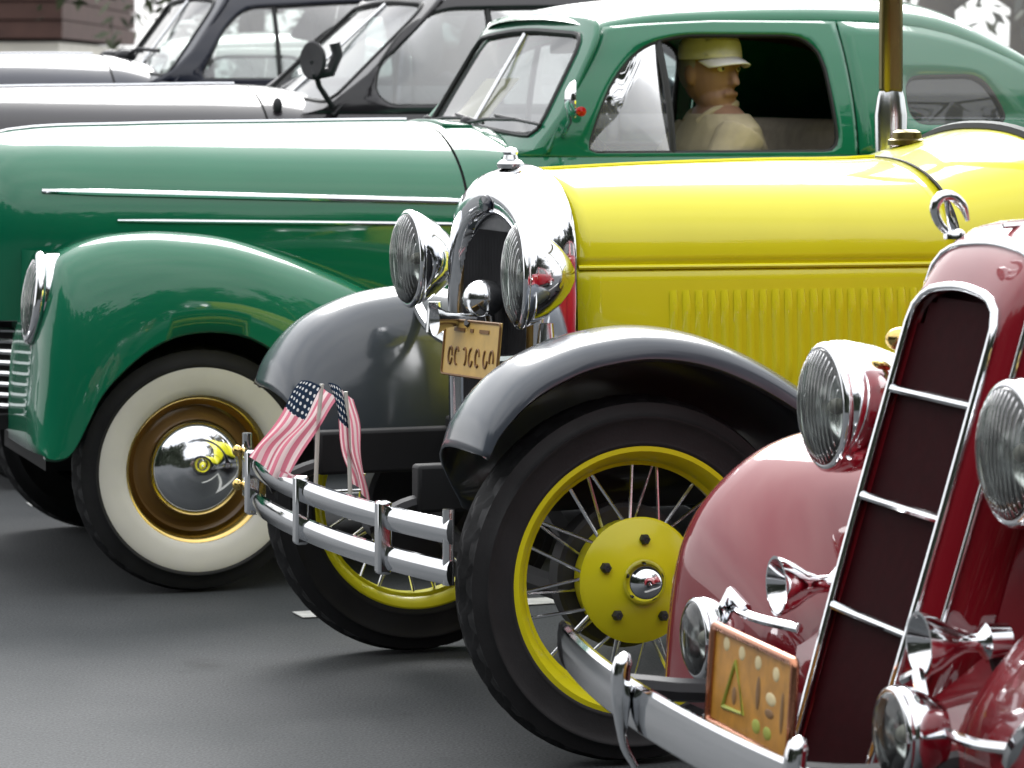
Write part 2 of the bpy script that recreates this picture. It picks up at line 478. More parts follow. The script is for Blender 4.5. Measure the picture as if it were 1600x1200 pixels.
def wire_wheel(root, loc, flip, idx=[0]):
    """yellow welded-spoke wheel, axis y, outer side +y"""
    R = 0.372
    v, f = lathe([(0.262, -0.048), (0.272, -0.046), (0.274, -0.036), (0.252, -0.030), (0.232, -0.012), (0.230, 0.012), (0.250, 0.030),
                  (0.256, 0.040), (0.272, 0.044), (0.274, 0.052), (0.262, 0.054), (0.248, 0.040), (0.236, 0.014), (0.236, -0.012), (0.252, -0.038), (0.262, -0.048)], 72)
    w = make("wheel", v, f, 'yellow_wheel', root, angle=35)
    w.location = loc; w.rotation_euler = (0, 0, math.pi if flip else 0)
    v, f = tyre_geo(R, 0.122, 0.262); make("tyre", v, f, 'rubber', w, angle=50)
    # hub drum
    v, f = lathe([(0.108, -0.020), (0.116, -0.018), (0.118, -0.012), (0.118, 0.030), (0.126, 0.036), (0.128, 0.044), (0.120, 0.052), (0.070, 0.066), (0.052, 0.072), (0.040, 0.074), (0.001, 0.074)], 48)
    make("hub", v, f, 'yellow_wheel', w, angle=35)
    v, f = lathe([(0.001, -0.092), (0.135, -0.090), (0.146, -0.082), (0.148, -0.030), (0.140, -0.022), (0.001, -0.022)], 48)
    make("brake_drum", v, f, 'iron', w, angle=35)
    v, f = lathe([(0.046, 0.070), (0.044, 0.084), (0.036, 0.096), (0.030, 0.105), (0.020, 0.113), (0.001, 0.116)], 32)
    make("hubcap", v, f, 'chrome', w, angle=50)
    nv, nf = lathe([(0.011, 0.0), (0.011, 0.012), (0.007, 0.018), (0.001, 0.018)], 6)
    nut = None
    for k in range(5):
        th = 2 * math.pi * (k + 0.3) / 5
        p = (0.085 * math.cos(th), 0.058, 0.085 * math.sin(th))
        if nut is None:
            nut = make("lug_nut", nv, nf, 'iron', w, angle=30); nut.location = p
        else: share("lug_nut", nut.data, w, p)
    # spokes: outer row pairs crossing, inner row
    smesh = None
    def spoke(p0, p1):
        nonlocal smesh
        d = Vector(p1) - Vector(p0)
        if smesh is None:
            sv, sf = tube([(0, 0, 0), (0, 0, 0.5), (0, 0, 1)], 0.0036, 6)
            o = make("spoke", sv, sf, 'nickel', w); smesh = o.data
        else: o = share("spoke", smesh, w)
        o.location = p0; o.scale = (1, 1, d.length)
        o.rotation_euler = d.to_track_quat('Z', 'Y').to_euler()
    for k in range(10):
        th = 2 * math.pi * k / 10 + 0.12
        for s in (-1, 1):
            a = th + s * 0.05; b = th + s * 0.20
            spoke((0.120 * math.cos(a), 0.040, 0.120 * math.sin(a)), (0.236 * math.cos(b), 0.006, 0.236 * math.sin(b)))
        a = th + math.pi / 10
        spoke((0.118 * math.cos(a), -0.012, 0.118 * math.sin(a)), (0.236 * math.cos(a + 0.1), -0.004, 0.236 * math.sin(a + 0.1)))
    return w

def disc_wheel(root, loc, flip, style='green'):
    """pressed-steel wheel with hubcap"""
    R = 0.335
    rimm = {'green': 'tan_wheel', 'maroon': 'maroon', 'dark': 'black', 'plain': 'tan_wheel'}[style]
    v, f = lathe([(0.196, 0.052), (0.203, 0.050), (0.204, 0.044), (0.192, 0.038), (0.182, 0.020), (0.176, 0.006), (0.165, 0.000), (0.150, 0.004), (0.135, 0.020), (0.120, 0.026), (0.001, 0.026)], 64)
    w = make("wheel", v, f, rimm, root, angle=35)
    w.location = loc; w.rotation_euler = (0, 0, math.pi if flip else 0)
    v, f = tyre_geo(R, 0.150, 0.196); make("tyre", v, f, 'rubber', w, angle=50)
    if style in ('green', 'plain'):
        v, f = lathe([(0.200, 0.0655), (0.204, 0.0705), (0.225, 0.0775), (0.250, 0.0810), (0.268, 0.0812), (0.276, 0.0795), (0.279, 0.0750)], 96)
        make("whitewall", v, f, 'whitewall', w)
    v, f = lathe([(0.206, 0.056), (0.205, 0.061), (0.198, 0.060), (0.190, 0.052), (0.180, 0.034), (0.172, 0.020)], 96)
    make("trim_ring", v, f, 'brass' if style == 'green' else 'chrome', w)
    v, f = lathe([(0.132, 0.024), (0.131, 0.036), (0.122, 0.050), (0.104, 0.062), (0.080, 0.070), (0.058, 0.074), (0.050, 0.080), (0.030, 0.086), (0.001, 0.087)], 64)
    make("hubcap", v, f, 'chrome', w, angle=50)
    return w

def headlight(root, c, r, body, name="headlight", tilt=0.0, rim_w=0.012, yaw=0.0, fluted=True):
    """body: profile list (radius, back distance) behind the lens; faces +x"""
    v, f = lathe([(q[0], -q[1]) for q in body], 40, 'x')
    h = make(name, v, f, 'chrome', root, angle=50)
    h.location = c; h.rotation_euler = (0, -tilt, yaw)
    v, f = tube([(0.0, (r) * math.cos(t), (r) * math.sin(t)) for t in np.linspace(0, 2 * math.pi, 48, endpoint=False)], rim_w, 10, True)
    make("rim", v, f, 'chrome', h, angle=180)
    prof = [(r * math.sin(a), 0.004 + 0.028 * (r / 0.1) * (math.cos(a) - 0.0)) for a in np.linspace(math.pi / 2, 0.01, 9)]
    def flute(rr, j, k): return rr
    v, f = lathe(prof, 48, 'x'); make("lens", v, f, 'lens', h, angle=180)
    v, f = lathe([(r * 0.98, 0.0), (r * 0.85, -0.03 * r / 0.1), (r * 0.5, -0.055 * r / 0.1), (0.001, -0.06 * r / 0.1)], 40, 'x')
    make("reflector", v, f, 'nickel', h, angle=180)
    v, f = ellipsoid((-0.02, 0, 0), (0.018, 0.014, 0.014), 12, 8); make("bulb", v, f, 'whitewall', h)
    if not fluted: return h
    # vertical flutes on the glass
    fl = []
    for k in range(-7, 8):
        y = k * r * 0.125; hz = math.sqrt(max(0.0, (r * 0.95) ** 2 - y * y))
        if hz < 0.02: continue
        path = []
        for z in np.linspace(-hz, hz, 9):
            rr = min(1.0, math.sqrt(y * y + z * z) / r); a = math.asin(rr)
            path.append((0.004 + 0.028 * (r / 0.1) * math.cos(a) + 0.001, y, z))
        fl.append(tube(path, 0.0012, 5))
    v, f = merge(*fl); o = make("lens_flutes", v, f, 'lens', h, angle=180)
    return h
# ---------------------------------------------------------------- setting
def ground():
    V = [(-300, -300, 0), (300, -300, 0), (300, 300, 0), (-300, 300, 0)]
    return tag(make("ground", V, [(0, 1, 2, 3)], 'asphalt', smooth=False), kind="structure")
GROUND = ground()

A_Y, A_G, A_R = 20.0, 18.0, 16.0
CARPOS = {'yel': ((0.0016, 7.438), A_Y), 'grn': ((-1.073, 9.704), A_G), 'red': ((0.733, 5.278), A_R),
          'blk': ((-1.779, 12.0), 18.0), 'nvy': ((-2.59, 14.3), 18.0), 'wht': ((-3.05, 17.3), 18.0)}
def car_root(key, name):
    (x, y), a = CARPOS[key]
    return empty(name, (x, y, 0), math.pi + rad(a))
def to_world(key, p):
    (x, y), a = CARPOS[key]; a = rad(a)
    return (x - math.cos(a) * p[0] + math.sin(a) * p[1], y - math.sin(a) * p[0] - math.cos(a) * p[1], p[2])

# painted bay lines between the cars
def bay_line(key, yl, x0, x1, label):
    w = 0.05
    V = [to_world(key, p) for p in ((x0, yl - w, 0.004), (x0, yl + w, 0.004), (x1, yl + w, 0.004), (x1, yl - w, 0.004))]
    return tag(make("bay_line", V, [(0, 1, 2, 3)], 'line', smooth=False), kind="structure")
bay_line('yel', -1.30, 0.12, -4.5, "")
bay_line('yel', 1.22, 0.12, -4.5, "")
bay_line('grn', -1.27, 0.12, -4.5, "")
bay_line('blk', -1.27, 0.12, -4.5, "")

# ---------------------------------------------------------------- rounded-cab car builder
def sedan(key, name, P, paintm, full=True, side_glass=True):
    root = car_root(key, name)
    # --- width / height laws
    W = lambda x: tab(x, P['wx'], P['wy'])
    belt, wsx, wtx = P['belt'], P['ws_base'], P['ws_top']
    zt = P['ws_top_z']; zb = P['ws_base_z']
    rail = lambda x: tab(x, P['rail_x'], P['rail_z'])
    crest = lambda x: tab(x, P['roof_x'], P['roof_z'])
    def Y(x, z):
        w = W(x)
        if z > belt:
            t = (z - belt) / (P['rail_z'][1] - belt)
            return w - P['tumble'] * (0.25 * t + 0.75 * t * t)
        if z < 0.75: return w - 0.05 * ((0.75 - z) / 0.4) ** 2
        return w + 0.0
    hz = lambda x: tab(x, P['hood_x'], P['hood_z'])
    hw = lambda x: tab(x, P['hood_x'], P['hood_w'])
    ZS = P.get('shoulder', 0.98)
    def section(x, w, z1, z0=0.72, n=2.15, k=21):
        zs = min(ZS, z0 + (z1 - z0) * 0.5)
        row = [(x, -(w - 0.012), z0), (x, -(w - 0.004), z0 + (zs - z0) * 0.4), (x, -(w - 0.001), z0 + (zs - z0) * 0.75)]
        for t in np.linspace(-math.pi / 2, math.pi / 2, 2 * k - 1):
            s, c = math.sin(t), math.cos(t)
            row.append((x, w * math.copysign(abs(s) ** (2 / n), s), zs + (z1 - zs) * max(0.0, c) ** (2 / n)))
        return row + [(x, w - 0.001, z0 + (zs - z0) * 0.75), (x, w - 0.004, z0 + (zs - z0) * 0.4), (x, w - 0.012, z0)]
    def ysec(x, z):
        w, z1 = hw(x), hz(x); zs = min(ZS, 0.72 + (z1 - 0.72) * 0.5)
        if z <= zs: return w
        return w * max(0.0, 1 - ((z - zs) / (z1 - zs)) ** 2.15) ** (1 / 2.15)
    # --- hood
    hood_parts = []
    if P.get('front', True):
        xs = list(np.linspace(P['hood_x'][0], P['hood_x'][0] - 0.25, 10)) + list(np.linspace(P['hood_x'][0] - 0.28, P['seam'] + 0.004, 22))
        rows = [section(x, hw(x), hz(x)) for x in xs]
        v, f = loft(rows)
        hood = make("hood", v, [q[::-1] for q in f], paintm, root, angle=60)
        # centre strip
        cs = [(x, 0, hz(x) + 0.004) for x in np.linspace(P['hood_x'][0] - 0.12, P['seam'] + 0.02, 20)]
        v, f = tube(cs, 0.006, 6); make("hood_strip", v, f, 'chrome', hood)
        if P.get('trim'):
            for (x0, z0, x1, z1, r) in P['trim']:
                for sg in (1, -1):
                    path = []
                    for x in np.linspace(x0, x1, 24):
                        z = z0 + (z1 - z0) * (x - x0) / (x1 - x0)
                        y = ysec(x, z)
                        path.append((x, sg * (y + 0.002), z))
                    rs = [r * (0.35 + 0.65 * min(1, (len(path) - 1 - i + 3) / 4, (i + 2) / 5)) for i in range(len(path))]
                    v, f = tube(path, rs, 8); make("hood_trim", v, f, 'nickel' if P.get('dull_trim') else 'chrome', hood)
    # --- cowl
    rows = [section(x, hw(x), hz(x), z0=P.get('cowl_base', 0.72), n=tab(x, [P['seam'], wsx - 0.06], [2.15, 2.6])) for x in np.linspace(P['seam'] - 0.004, wsx - 0.05, 10)]
    v, f = loft(rows); cowl = make("cowl", v, [q[::-1] for q in f], paintm, root, angle=60)
    rows = [section(x, hw(x) - 0.012, hz(x) - 0.012) for x in (P['seam'] + 0.03, P['seam'] - 0.03)]
    v, f = loft(rows); make("cowl_seal", v, f, 'gasket', root)
    # --- windshield frame and pane
    def ws_fn(y, z):
        t = (z - zb) / (zt - zb)
        return (wsx + (wtx - wsx) * t - P.get('ws_wrap', 0.05) * (abs(y) / 0.6) ** 3.5, y, z)
    yb, yt = P['ws_half_base'], P['ws_half_top']
    outer = rounded([(-yb - 0.05, zb - 0.05), (yb + 0.05, zb - 0.05), (yt + 0.035, zt + 0.01), (0, zt + 0.05), (-yt - 0.035, zt + 0.01)], [0.01, 0.01, 0.10, 0.3, 0.10])
    inner = even_loop(rounded([(-yb + 0.045, zb + 0.0), (0, zb + P.get('ws_arch', 0.02)), (yb - 0.045, zb + 0.0), (yt - 0.03, zt - 0.035), (0, zt - 0.012), (-yt + 0.03, zt - 0.035)], [0.05, 0.2, 0.05, 0.06, 0.2, 0.06]), 72)
    (v, f), loop = panel_hole(outer, inner, ws_fn, 4)
    make("windshield_frame", v, f, paintm, root, angle=70, solid=0.012, soff=0)
    wloop = [(p[0] + 0.004, p[1], p[2]) for p in loop]
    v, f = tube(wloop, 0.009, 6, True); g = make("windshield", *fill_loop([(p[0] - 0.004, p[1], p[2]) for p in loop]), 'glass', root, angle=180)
    make("gasket", v, f, 'gasket', g)
    if P.get('divider', True):
        v, f = tube([ws_fn(0, zb + 0.01), ws_fn(0, zt - 0.02)], 0.007, 6); make("divider", v, f, 'nickel', g)
    # --- sides
    for sg in (1, -1):
        fn3 = lambda x, z: (x, sg * Y(x, z), z)
        # door: lower skin
        xa, xb = P['door_x']
        def lower(x0f, x1, zlo):
            rows = []
            for t in np.linspace(0, 1, 22):
                row = []
                for z in np.linspace(zlo, belt, 12):
                    x0 = x0f(z); row.append(fn3(x0 + (x1 - x0) * t, z))
                rows.append(row)
            return loft(rows)
        apx = lambda z: wsx - 0.03 + (wtx - wsx) * (z - zb) / (zt - zb) - 0.02      # A-pillar line
        lo = lower(lambda z: P['seam'] - 0.08, xb + 0.004, 0.36)
        outer = [(P['seam'] - 0.08, belt), (xb + 0.004, belt), (xb + 0.004, rail(xb)), ((xb + wtx) / 2, rail((xb + wtx) / 2)), (wtx - 0.16, rail(wtx - 0.16)), (apx(zt), min(zt, rail(apx(zt)) + 0.004)), (apx(zb + 0.1), zb + 0.1), (wsx + 0.0, belt + 0.02)]
        inner = even_loop(rounded(P['window'], P['window_r']), 80)
        (v2, f2), loop = panel_hole(outer, inner, fn3, 5)
        v, f = merge(lo, (v2, f2))
        door = make("door", v, f, paintm, root, angle=75, solid=0.02, soff=0)
        tl = [(p[0], p[1] - sg * 0.004, p[2]) for p in loop]
        v, f = tube(tl, 0.009, 6, True); make("window_gasket", v, f, 'gasket', door)
        # panes
        if P.get('vent_x') is not None:
            vx = P['vent_x']
            il = np.array([(p[0], p[2]) for p in loop])
            vent = [p for p in il if p[0] >= vx - 0.001]; main = [p for p in il if p[0] <= vx + 0.001]
            def order(Q):
                c = np.mean(np.array(Q), 0); return sorted(Q, key=lambda p: math.atan2(p[1] - c[1], p[0] - c[0]))
            for nm, Q, on in (("vent_pane", vent, True), ("window_pane", main, side_glass)):
                if not on or len(Q) < 4: continue
                pts = [fn3(p[0], p[1]) for p in order(Q)]
                pts = [(p[0], p[1] - sg * (0.006 if nm == "window_pane" else 0.002), p[2]) for p in pts]
                if nm == "vent_pane" and P.get('vent_turn'):
                    # the vent is swung a little on its post
                    pts = [(p[0] - 0.0, p[1] + sg * (p[0] - vx) * P['vent_turn'], p[2]) for p in pts]
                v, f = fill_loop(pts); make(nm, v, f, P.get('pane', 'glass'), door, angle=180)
            zs = [p[1] for p in il if abs(p[0] - vx) < 0.03]
            v, f = tube([(vx, sg * (Y(vx, z) - 0.004), z) for z in np.linspace(min(zs), max(zs), 6)], 0.010, 6); make("vent_post", v, f, 'gasket', door)
        hp = fn3(xb + 0.12, belt - 0.14)
        v, f = tube([hp, (hp[0], hp[1] + sg * 0.03, hp[2]), (hp[0] + 0.03, hp[1] + sg * 0.04, hp[2]), (hp[0] + 0.11, hp[1] + sg * 0.035, hp[2])], 0.009, 8); make("door_handle", v, f, 'chrome', door)
        # quarter panel to the tail
        xe = P['tail']
        lo = lower(lambda z: xb - 0.004, xe, 0.36)
        qs = list(np.linspace(xb - 0.004, P['rail_end'], 12))
        outer = [(x, belt) for x in (xb - 0.004, P['rail_end'])] + [(x, max(belt + 0.012, rail(x))) for x in qs[::-1]]
        if P.get('quarter') and sg in P.get('quarter_sides', (1, -1)):
            inner = even_loop(rounded(P['quarter'], 0.06), 56)
            (v2, f2), loop = panel_hole(outer, inner, fn3, 4)
            v, f = merge(lo, (v2, f2))
            q = make("quarter_panel", v, f, paintm, root, angle=75, solid=0.02, soff=0)
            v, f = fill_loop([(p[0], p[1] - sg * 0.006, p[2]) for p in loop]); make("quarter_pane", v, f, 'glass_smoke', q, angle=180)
            v, f = tube(loop, 0.008, 6, True); make("window_gasket", v, f, 'gasket', q)
        else:
            rows = []
            for x in qs:
                rows.append([fn3(x, belt + (max(belt + 0.012, rail(x)) - belt) * t) for t in np.linspace(0, 1, 8)])
            v, f = merge(lo, loft(rows)); q = make("quarter_panel", v, f, paintm, root, angle=75, solid=0.02, soff=0)
    # --- roof
    rx = list(np.linspace(wtx + 0.02, wtx - 0.25, 9)) + list(np.linspace(wtx - 0.30, P['roof_x'][-1], 30))
    rows = []
    for i, x in enumerate(rx):
        zr = rail(x) - 0.002; zc = crest(x); r = Y(x, zr)
        row = []
        front = max(0.0, 1 - i / 7)
        for t in np.linspace(-math.pi / 2, math.pi / 2, 41):
            s, c = math.sin(t), math.cos(t)
            yy = r * math.copysign(abs(s) ** 0.86, s)
            zz = zr + (zc - zr) * max(0, c) ** 0.86
            row.append((x - front * P.get('ws_wrap', 0.05) * abs(s) ** 3.5, yy, zz))
        rows.append(row)
    v, f = loft(rows); roof = make("roof", v, f, paintm, root, angle=75)
    rows2 = [[(p[0], p[1] * 0.965, p[2] - 0.03) for p in r] for r in rows[1:-6]]
    v, f = loft(rows2); make("headliner", v, f, 'liner', root)
    for sg in (1, -1):
        path = [(x, sg * (Y(x, rail(x)) + 0.004), rail(x)) for x in np.linspace(wtx - 0.10, P['rail_end'] + 0.25, 30)]
        v, f = tube(path, 0.006, 6); make("drip_rail", v, f, paintm, roof)
    # --- tail skin below the belt
    xe = P['tail']
    rows = []
    for t in np.linspace(0, 1, 8):
        x = xe - 0.35 * math.sin(t * math.pi / 2); w = W(xe) * max(0.02, math.cos(t * math.pi / 2)) ** 0.6
        rows.append([(x, w * s, z) for s, z in ((-1, 0.36), (-1, 0.6), (-1, belt - 0.12), (-0.92, belt - 0.02), (-0.5, belt + 0.03), (0, belt + 0.05), (0.5, belt + 0.03), (0.92, belt - 0.02), (1, belt - 0.12), (1, 0.6), (1, 0.36))])
    v, f = loft(rows); make("tail_panel", v, f, paintm, root, angle=60)
    # --- inside
    xs0, xs1 = P['seam'], P['tail'] + 0.3
    v, f = box((xs0 + xs1) / 2, 0, 0.42, xs0 - xs1, 1.16, 0.08); make("floor_pan", v, f, 'dark', root, smooth=False)
    v, f = box(wsx - 0.03, 0, belt - 0.13, 0.14, 2 * (W(wsx) - 0.06), 0.16); make("dashboard", v, f, 'liner', root, bevel=0.03)
    sx = P['door_x'][1] + 0.22
    sm = P.get('seat', 'seat')
    v, f = box(sx, 0, 0.56, 0.52, 1.12, 0.18); make("seat_cushion", v, f, sm, root, bevel=0.05)
    v, f = box(0, 0, 0, 0.16, 1.14, 0.56); v, f = xf((v, f), Matrix.Translation((sx - 0.34, 0, 0.99)) @ Matrix.Rotation(rad(-12), 4, 'Y')); make("seat_back", v, f, sm, root, bevel=0.05)
    v, f = box(P['tail'] + 0.75, 0, 0.9, 0.2, 1.1, 0.5); make("rear_seat", v, f, sm, root, bevel=0.05)
    cen = Vector((wsx - 0.32, 0.34, belt - 0.06)); rot = Matrix.Rotation(rad(-52), 4, 'Y')
    ringp = [cen + rot @ Vector((0.20 * math.cos(t), 0.20 * math.sin(t), 0)) for t in np.linspace(0, 2 * math.pi, 40, endpoint=False)]
    a = tube(ringp, 0.011, 8, True); b = tube([cen, cen + Vector((0.30, 0, -0.25))], 0.018, 8)
    sp = [tube([cen, cen + rot @ Vector((0.2 * math.cos(t), 0.2 * math.sin(t), 0))], 0.008, 6) for t in (0.5, 2.6, 4.7)]
    v, f = merge(a, b, *sp); make("steering_wheel", v, f, 'gasket', root)
    # --- chassis, fenders, wheels
    cf = P.get('chassis_front', 0.35); cz = P.get('chassis_h', 0.40)
    v, f = box((cf + P['tail']) / 2, 0, 0.30 + cz / 2, cf - P['tail'], P.get('chassis_w', 0.70), cz); make("chassis", v, f, 'dark', root, smooth=False)
    v, f = tube([(0, -0.66, 0.33), (0, 0.66, 0.33)], 0.03, 10); make("front_axle", v, f, 'dark', root)
    rxw = P['wheelbase']
    v, f = tube([(rxw, -0.66, 0.33), (rxw, 0.66, 0.33)], 0.04, 10); make("rear_axle", v, f, 'dark', root)
    for sg in (1, -1):
        if P.get('front', True):
            fender("front_fender", P['crown'], P['lip'], P['inner'], P['fy'][0], P['fy'][1], P['fy'][2], sg, paintm, root)
        # rear fender
        rc = [(0.52, 0.40), (0.44, 0.60), (0.28, 0.74), (0.06, 0.80), (-0.18, 0.77), (-0.42, 0.66), (-0.60, 0.48), (-0.66, 0.36)]
        rl = [(0.46, 0.38), (0.38, 0.50), (0.26, 0.60), (0.06, 0.66), (-0.16, 0.64), (-0.30, 0.55), (-0.40, 0.42), (-0.48, 0.34)]
        ri = [(0.50, 0.38), (0.42, 0.56), (0.28, 0.66), (0.06, 0.72), (-0.18, 0.68), (-0.40, 0.58), (-0.56, 0.44), (-0.64, 0.35)]
        sh = lambda L: [(x + rxw, z) for x, z in L]
        fender("rear_fender", sh(rc), sh(rl), sh(ri), 0.70, 0.84, 0.58, sg, paintm, root, n=40)
        v, f = box((-0.95 + rxw + 0.5) / 2, sg * 0.72, 0.34, -0.95 - rxw - 0.5, 0.22, 0.035); make("running_board", v, f, 'rubber', root, bevel=0.01)
        for x in (0, rxw):
            disc_wheel(root, (x + (P.get('fx', 0) if x == 0 else 0), sg * P.get('track', 0.665), 0.335), sg < 0, P.get('wheel', 'dark'))
    # rear bumper
    path = [(P['tail'] - 0.48 + 0.12 * (y / 0.8) ** 2, y, 0.48) for y in np.linspace(-0.78, 0.78, 16)]
    v, f = ribbon(path, (0, 0, 1), 0.09, 0.02, (-1, 0, 0)); make("rear_bumper", v, f, 'chrome', root)
    return root, dict(W=W, Y=Y, hz=hz, hw=hw, ws_fn=ws_fn, section=section)

CROWN = [(.455, .40), (.447, .5), (.437, .6), (.42, .75), (.385, .88), (.34, .925), (.25, .957), (.15, .968), (.05, .967), (-.095, .95), (-.24, .906), (-.367, .857), (-.477, .81), (-.65, .72), (-.85, .58), (-1.0, .42), (-1.05, .36)]
LIP = [(.43, .39), (.40, .385), (.37, .395), (.345, .43), (.315, .49), (.28, .555), (.22, .62), (.14, .68), (.04, .715), (-.09, .71), (-.2, .655), (-.28, .56), (-.335, .46), (-.40, .36), (-.6, .33), (-.85, .32), (-.98, .31)]
INNER = [(min(x, .44), max(.38, z - (.02 if i < 4 else .20))) for i, (x, z) in enumerate(CROWN)]
INNER = [(0.45, .40), (0.45, .48), (0.45, .56), (0.44, .66), (.41, .74), (.35, .78), (.25, .80), (.15, .80), (.05, .79), (-.095, .77), (-.24, .74), (-.367, .70), (-.477, .66), (-.65, .58), (-.85, .48), (-1.0, .38), (-1.05, .34)]

GREEN_P = dict(
    wx=[-0.70, -1.0, -1.3, -2.0, -2.6, -3.1, -3.5], wy=[0.575, 0.63, 0.67, 0.685, 0.65, 0.56, 0.42],
    belt=1.17, ws_base=-0.985, ws_top=-1.185, ws_top_z=1.555, ws_base_z=1.225, ws_half_base=0.60, ws_half_top=0.535, ws_arch=0.03,
    rail_x=[-1.10, -1.25, -1.5, -2.0, -2.3, -2.6, -2.8, -3.0, -3.3], rail_z=[1.50, 1.535, 1.555, 1.555, 1.525, 1.40, 1.27, 1.12, 1.0], rail_end=-2.95,
    roof_x=[-1.15, -1.25, -1.45, -1.8, -2.1, -2.32, -2.47, -2.6, -2.75, -2.95, -3.3], roof_z=[1.565, 1.605, 1.635, 1.655, 1.655, 1.635, 1.57, 1.495, 1.39, 1.25, 1.02], tumble=0.15, shoulder=0.96,
    hood_x=[0.66, 0.63, 0.55, 0.42, 0.05, -0.40, -0.80, -0.93, -1.06], hood_z=[0.90, 1.04, 1.17, 1.238, 1.258, 1.264, 1.268, 1.262, 1.243], hood_w=[0.12, 0.19, 0.27, 0.36, 0.43, 0.50, 0.575, 0.60, 0.635],
    seam=-0.815, door_x=(-1.03, -1.96),
    window=[(-1.135, 1.180), (-1.160, 1.255), (-1.225, 1.385), (-1.33, 1.485), (-1.46, 1.520), (-1.89, 1.520), (-1.905, 1.180)], window_r=[0.03, 0.10, 0.15, 0.15, 0.08, 0.10, 0.05],
    vent_x=-1.394, vent_turn=0.0, quarter=[(-2.13, 1.255), (-2.13, 1.40), (-2.40, 1.405), (-2.47, 1.255)],
    tail=-3.15, wheelbase=-2.82, quarter_sides=(1,), crown=CROWN, lip=LIP, inner=INNER, fy=(0.62, 0.80, 0.36), wheel='green',
    trim=[(0.36, 1.080, -0.80, 1.045, 0.010), (0.16, 0.998, -0.78, 0.982, 0.006)])
GREEN, GF = sedan('grn', "coupe", GREEN_P, 'green', side_glass=False)
tag(GREEN, "glossy green rounded coupe with a whitewall front wheel and a driver inside", "car", "vintage cars parked in a row")

def green_front():
    r = GREEN
    for sg in (1, -1):
        h = headlight(r, (0.425, sg * 0.60, 0.80), 0.088, [(0.09, 0.0), (0.10, 0.02), (0.105, 0.06), (0.09, 0.10), (0.02, 0.12)], tilt=0.12, rim_w=0.016)
        h.scale = (1, 0.95, 1.25)
    # grille: stacked bars over the nose
    bars = []
    g = None
    back = []
    for z in np.linspace(0.44, 0.88, 12):
        hwid = 0.40 - 0.16 * max(0, (z - 0.6) / 0.3)
        back.append([(0.56 - 0.24 * (s) ** 2 - 0.0, s * hwid, z) for s in np.linspace(-1, 1, 17)])
    v, f = loft(back); g = make("grille", v, f, 'dark', r, angle=180)
    for z in np.linspace(0.45, 0.87, 15):
        hwid = 0.41 - 0.16 * max(0, (z - 0.6) / 0.3)
        v, f = tube([(0.575 - 0.24 * s * s, s * hwid, z) for s in np.linspace(-1, 1, 21)], 0.008, 6); make("bar", v, f, 'nickel', g)
    v, f = tube([(0.60, 0, 0.42), (0.61, 0, 0.7), (0.62, 0, 0.92)], 0.016, 8); make("grille_spine", v, f, 'chrome', g)
    # apron between grille and fenders
    rows = []
    for z in np.linspace(0.40, 0.92, 10):
        rows.append([(0.32 + 0.16 * math.cos((abs(y) - 0.2) / 0.45) - 0.05, y, z) for y in np.linspace(-0.62, 0.62, 25)])
    v, f = loft(rows); make("front_apron", v, f, 'green', r, angle=180)
    path = [(0.74 - 0.12 * (y / 0.8) ** 2, y, 0.46) for y in np.linspace(-0.83, 0.83, 24)]
    v, f = ribbon(path, (0, 0, 1), 0.10, 0.022, (1, 0, 0)); b = make("front_bumper", v, f, 'chrome', r)
    for y in (-0.32, 0.32):
        v, f = tube([(0.76, y, 0.38), (0.785, y, 0.46), (0.785, y, 0.56), (0.75, y, 0.60)], 0.025, 10); make("bumper_guard", v, f, 'chrome', b)
        v, f = box(0.53, y, 0.44, 0.40, 0.05, 0.04); make("bumper_bracket", v, f, 'dark', b)
    # round mirror by the pillar
    c = Vector((-1.075, 0.735, 1.335))
    v, f = lathe([(0.001, -0.03), (0.025, -0.028), (0.048, -0.014), (0.055, 0.0), (0.052, 0.004), (0.001, 0.004)], 28, 'x')
    v, f = xf((v, f), Matrix.Translation(c) @ Matrix.Rotation(rad(180 - 20), 4, 'Z'))
    m = make("mirror", v, f, 'chrome', r)
    v, f = tube([c + Vector((0.02, 0, -0.01)), c + Vector((0.0, -0.04, -0.06)), Vector((-1.07, 0.645, 1.23))], 0.007, 8); make("mirror_arm", v, f, 'chrome', m)
    v, f = lathe([(0.001, 0.0), (0.014, 0.002), (0.014, 0.012), (0.001, 0.016)], 16, 'y'); v, f = xf((v, f), Matrix.Translation((-1.115, 0.665, 1.30))); make("side_reflector", v, f, 'red_lens', r)
    # wipers
    for y0, y1 in ((-0.30, -0.02), (0.10, 0.40)):
        b0 = Vector((GREEN_P['ws_base'] + 0.035, y0, 1.262)); b1 = Vector(GF['ws_fn'](y1, 1.275)) + Vector((0.02, 0, 0)); b2 = Vector(GF['ws_fn'](y1 + 0.16, 1.262)) + Vector((0.015, 0, 0))
        v, f = merge(tube([b0, (b0 + b1) / 2 + Vector((0.01, 0, 0.006)), b1], 0.006, 6), tube([b1 + (b1 - b2) * 0.8, b1, b2], 0.005, 6), ellipsoid(b0, (0.018, 0.018, 0.02), 10, 6))
        make("wiper", v, f, 'iron', r)
    # cowl vent lid
    rows = []
    for x in np.linspace(-0.85, -0.935, 4):
        zs = 0.98; zc = GF['hz'](x)
        rows.append([(x, y, 0.006 + zs + (zc - zs) * (1 - (abs(y) / GF['hw'](x)) ** 2.3) ** (1 / 2.3)) for y in np.linspace(-0.22, 0.22, 13)])
    v, f = loft(rows); make("cowl_vent", v, f, 'green', r, solid=0.008)
    # body seam round the hood's rear edge is the real gap
    v, f = box(-1.30, 0, 1.50, 0.03, 0.22, 0.06); v2, f2 = tube([(-1.25, 0, 1.56), (-1.30, 0, 1.52)], 0.008, 6)
    v, f = merge((v, f), (v2, f2)); make("rear_view_mirror", v, f, 'gasket', r, bevel=0.01)
green_front()

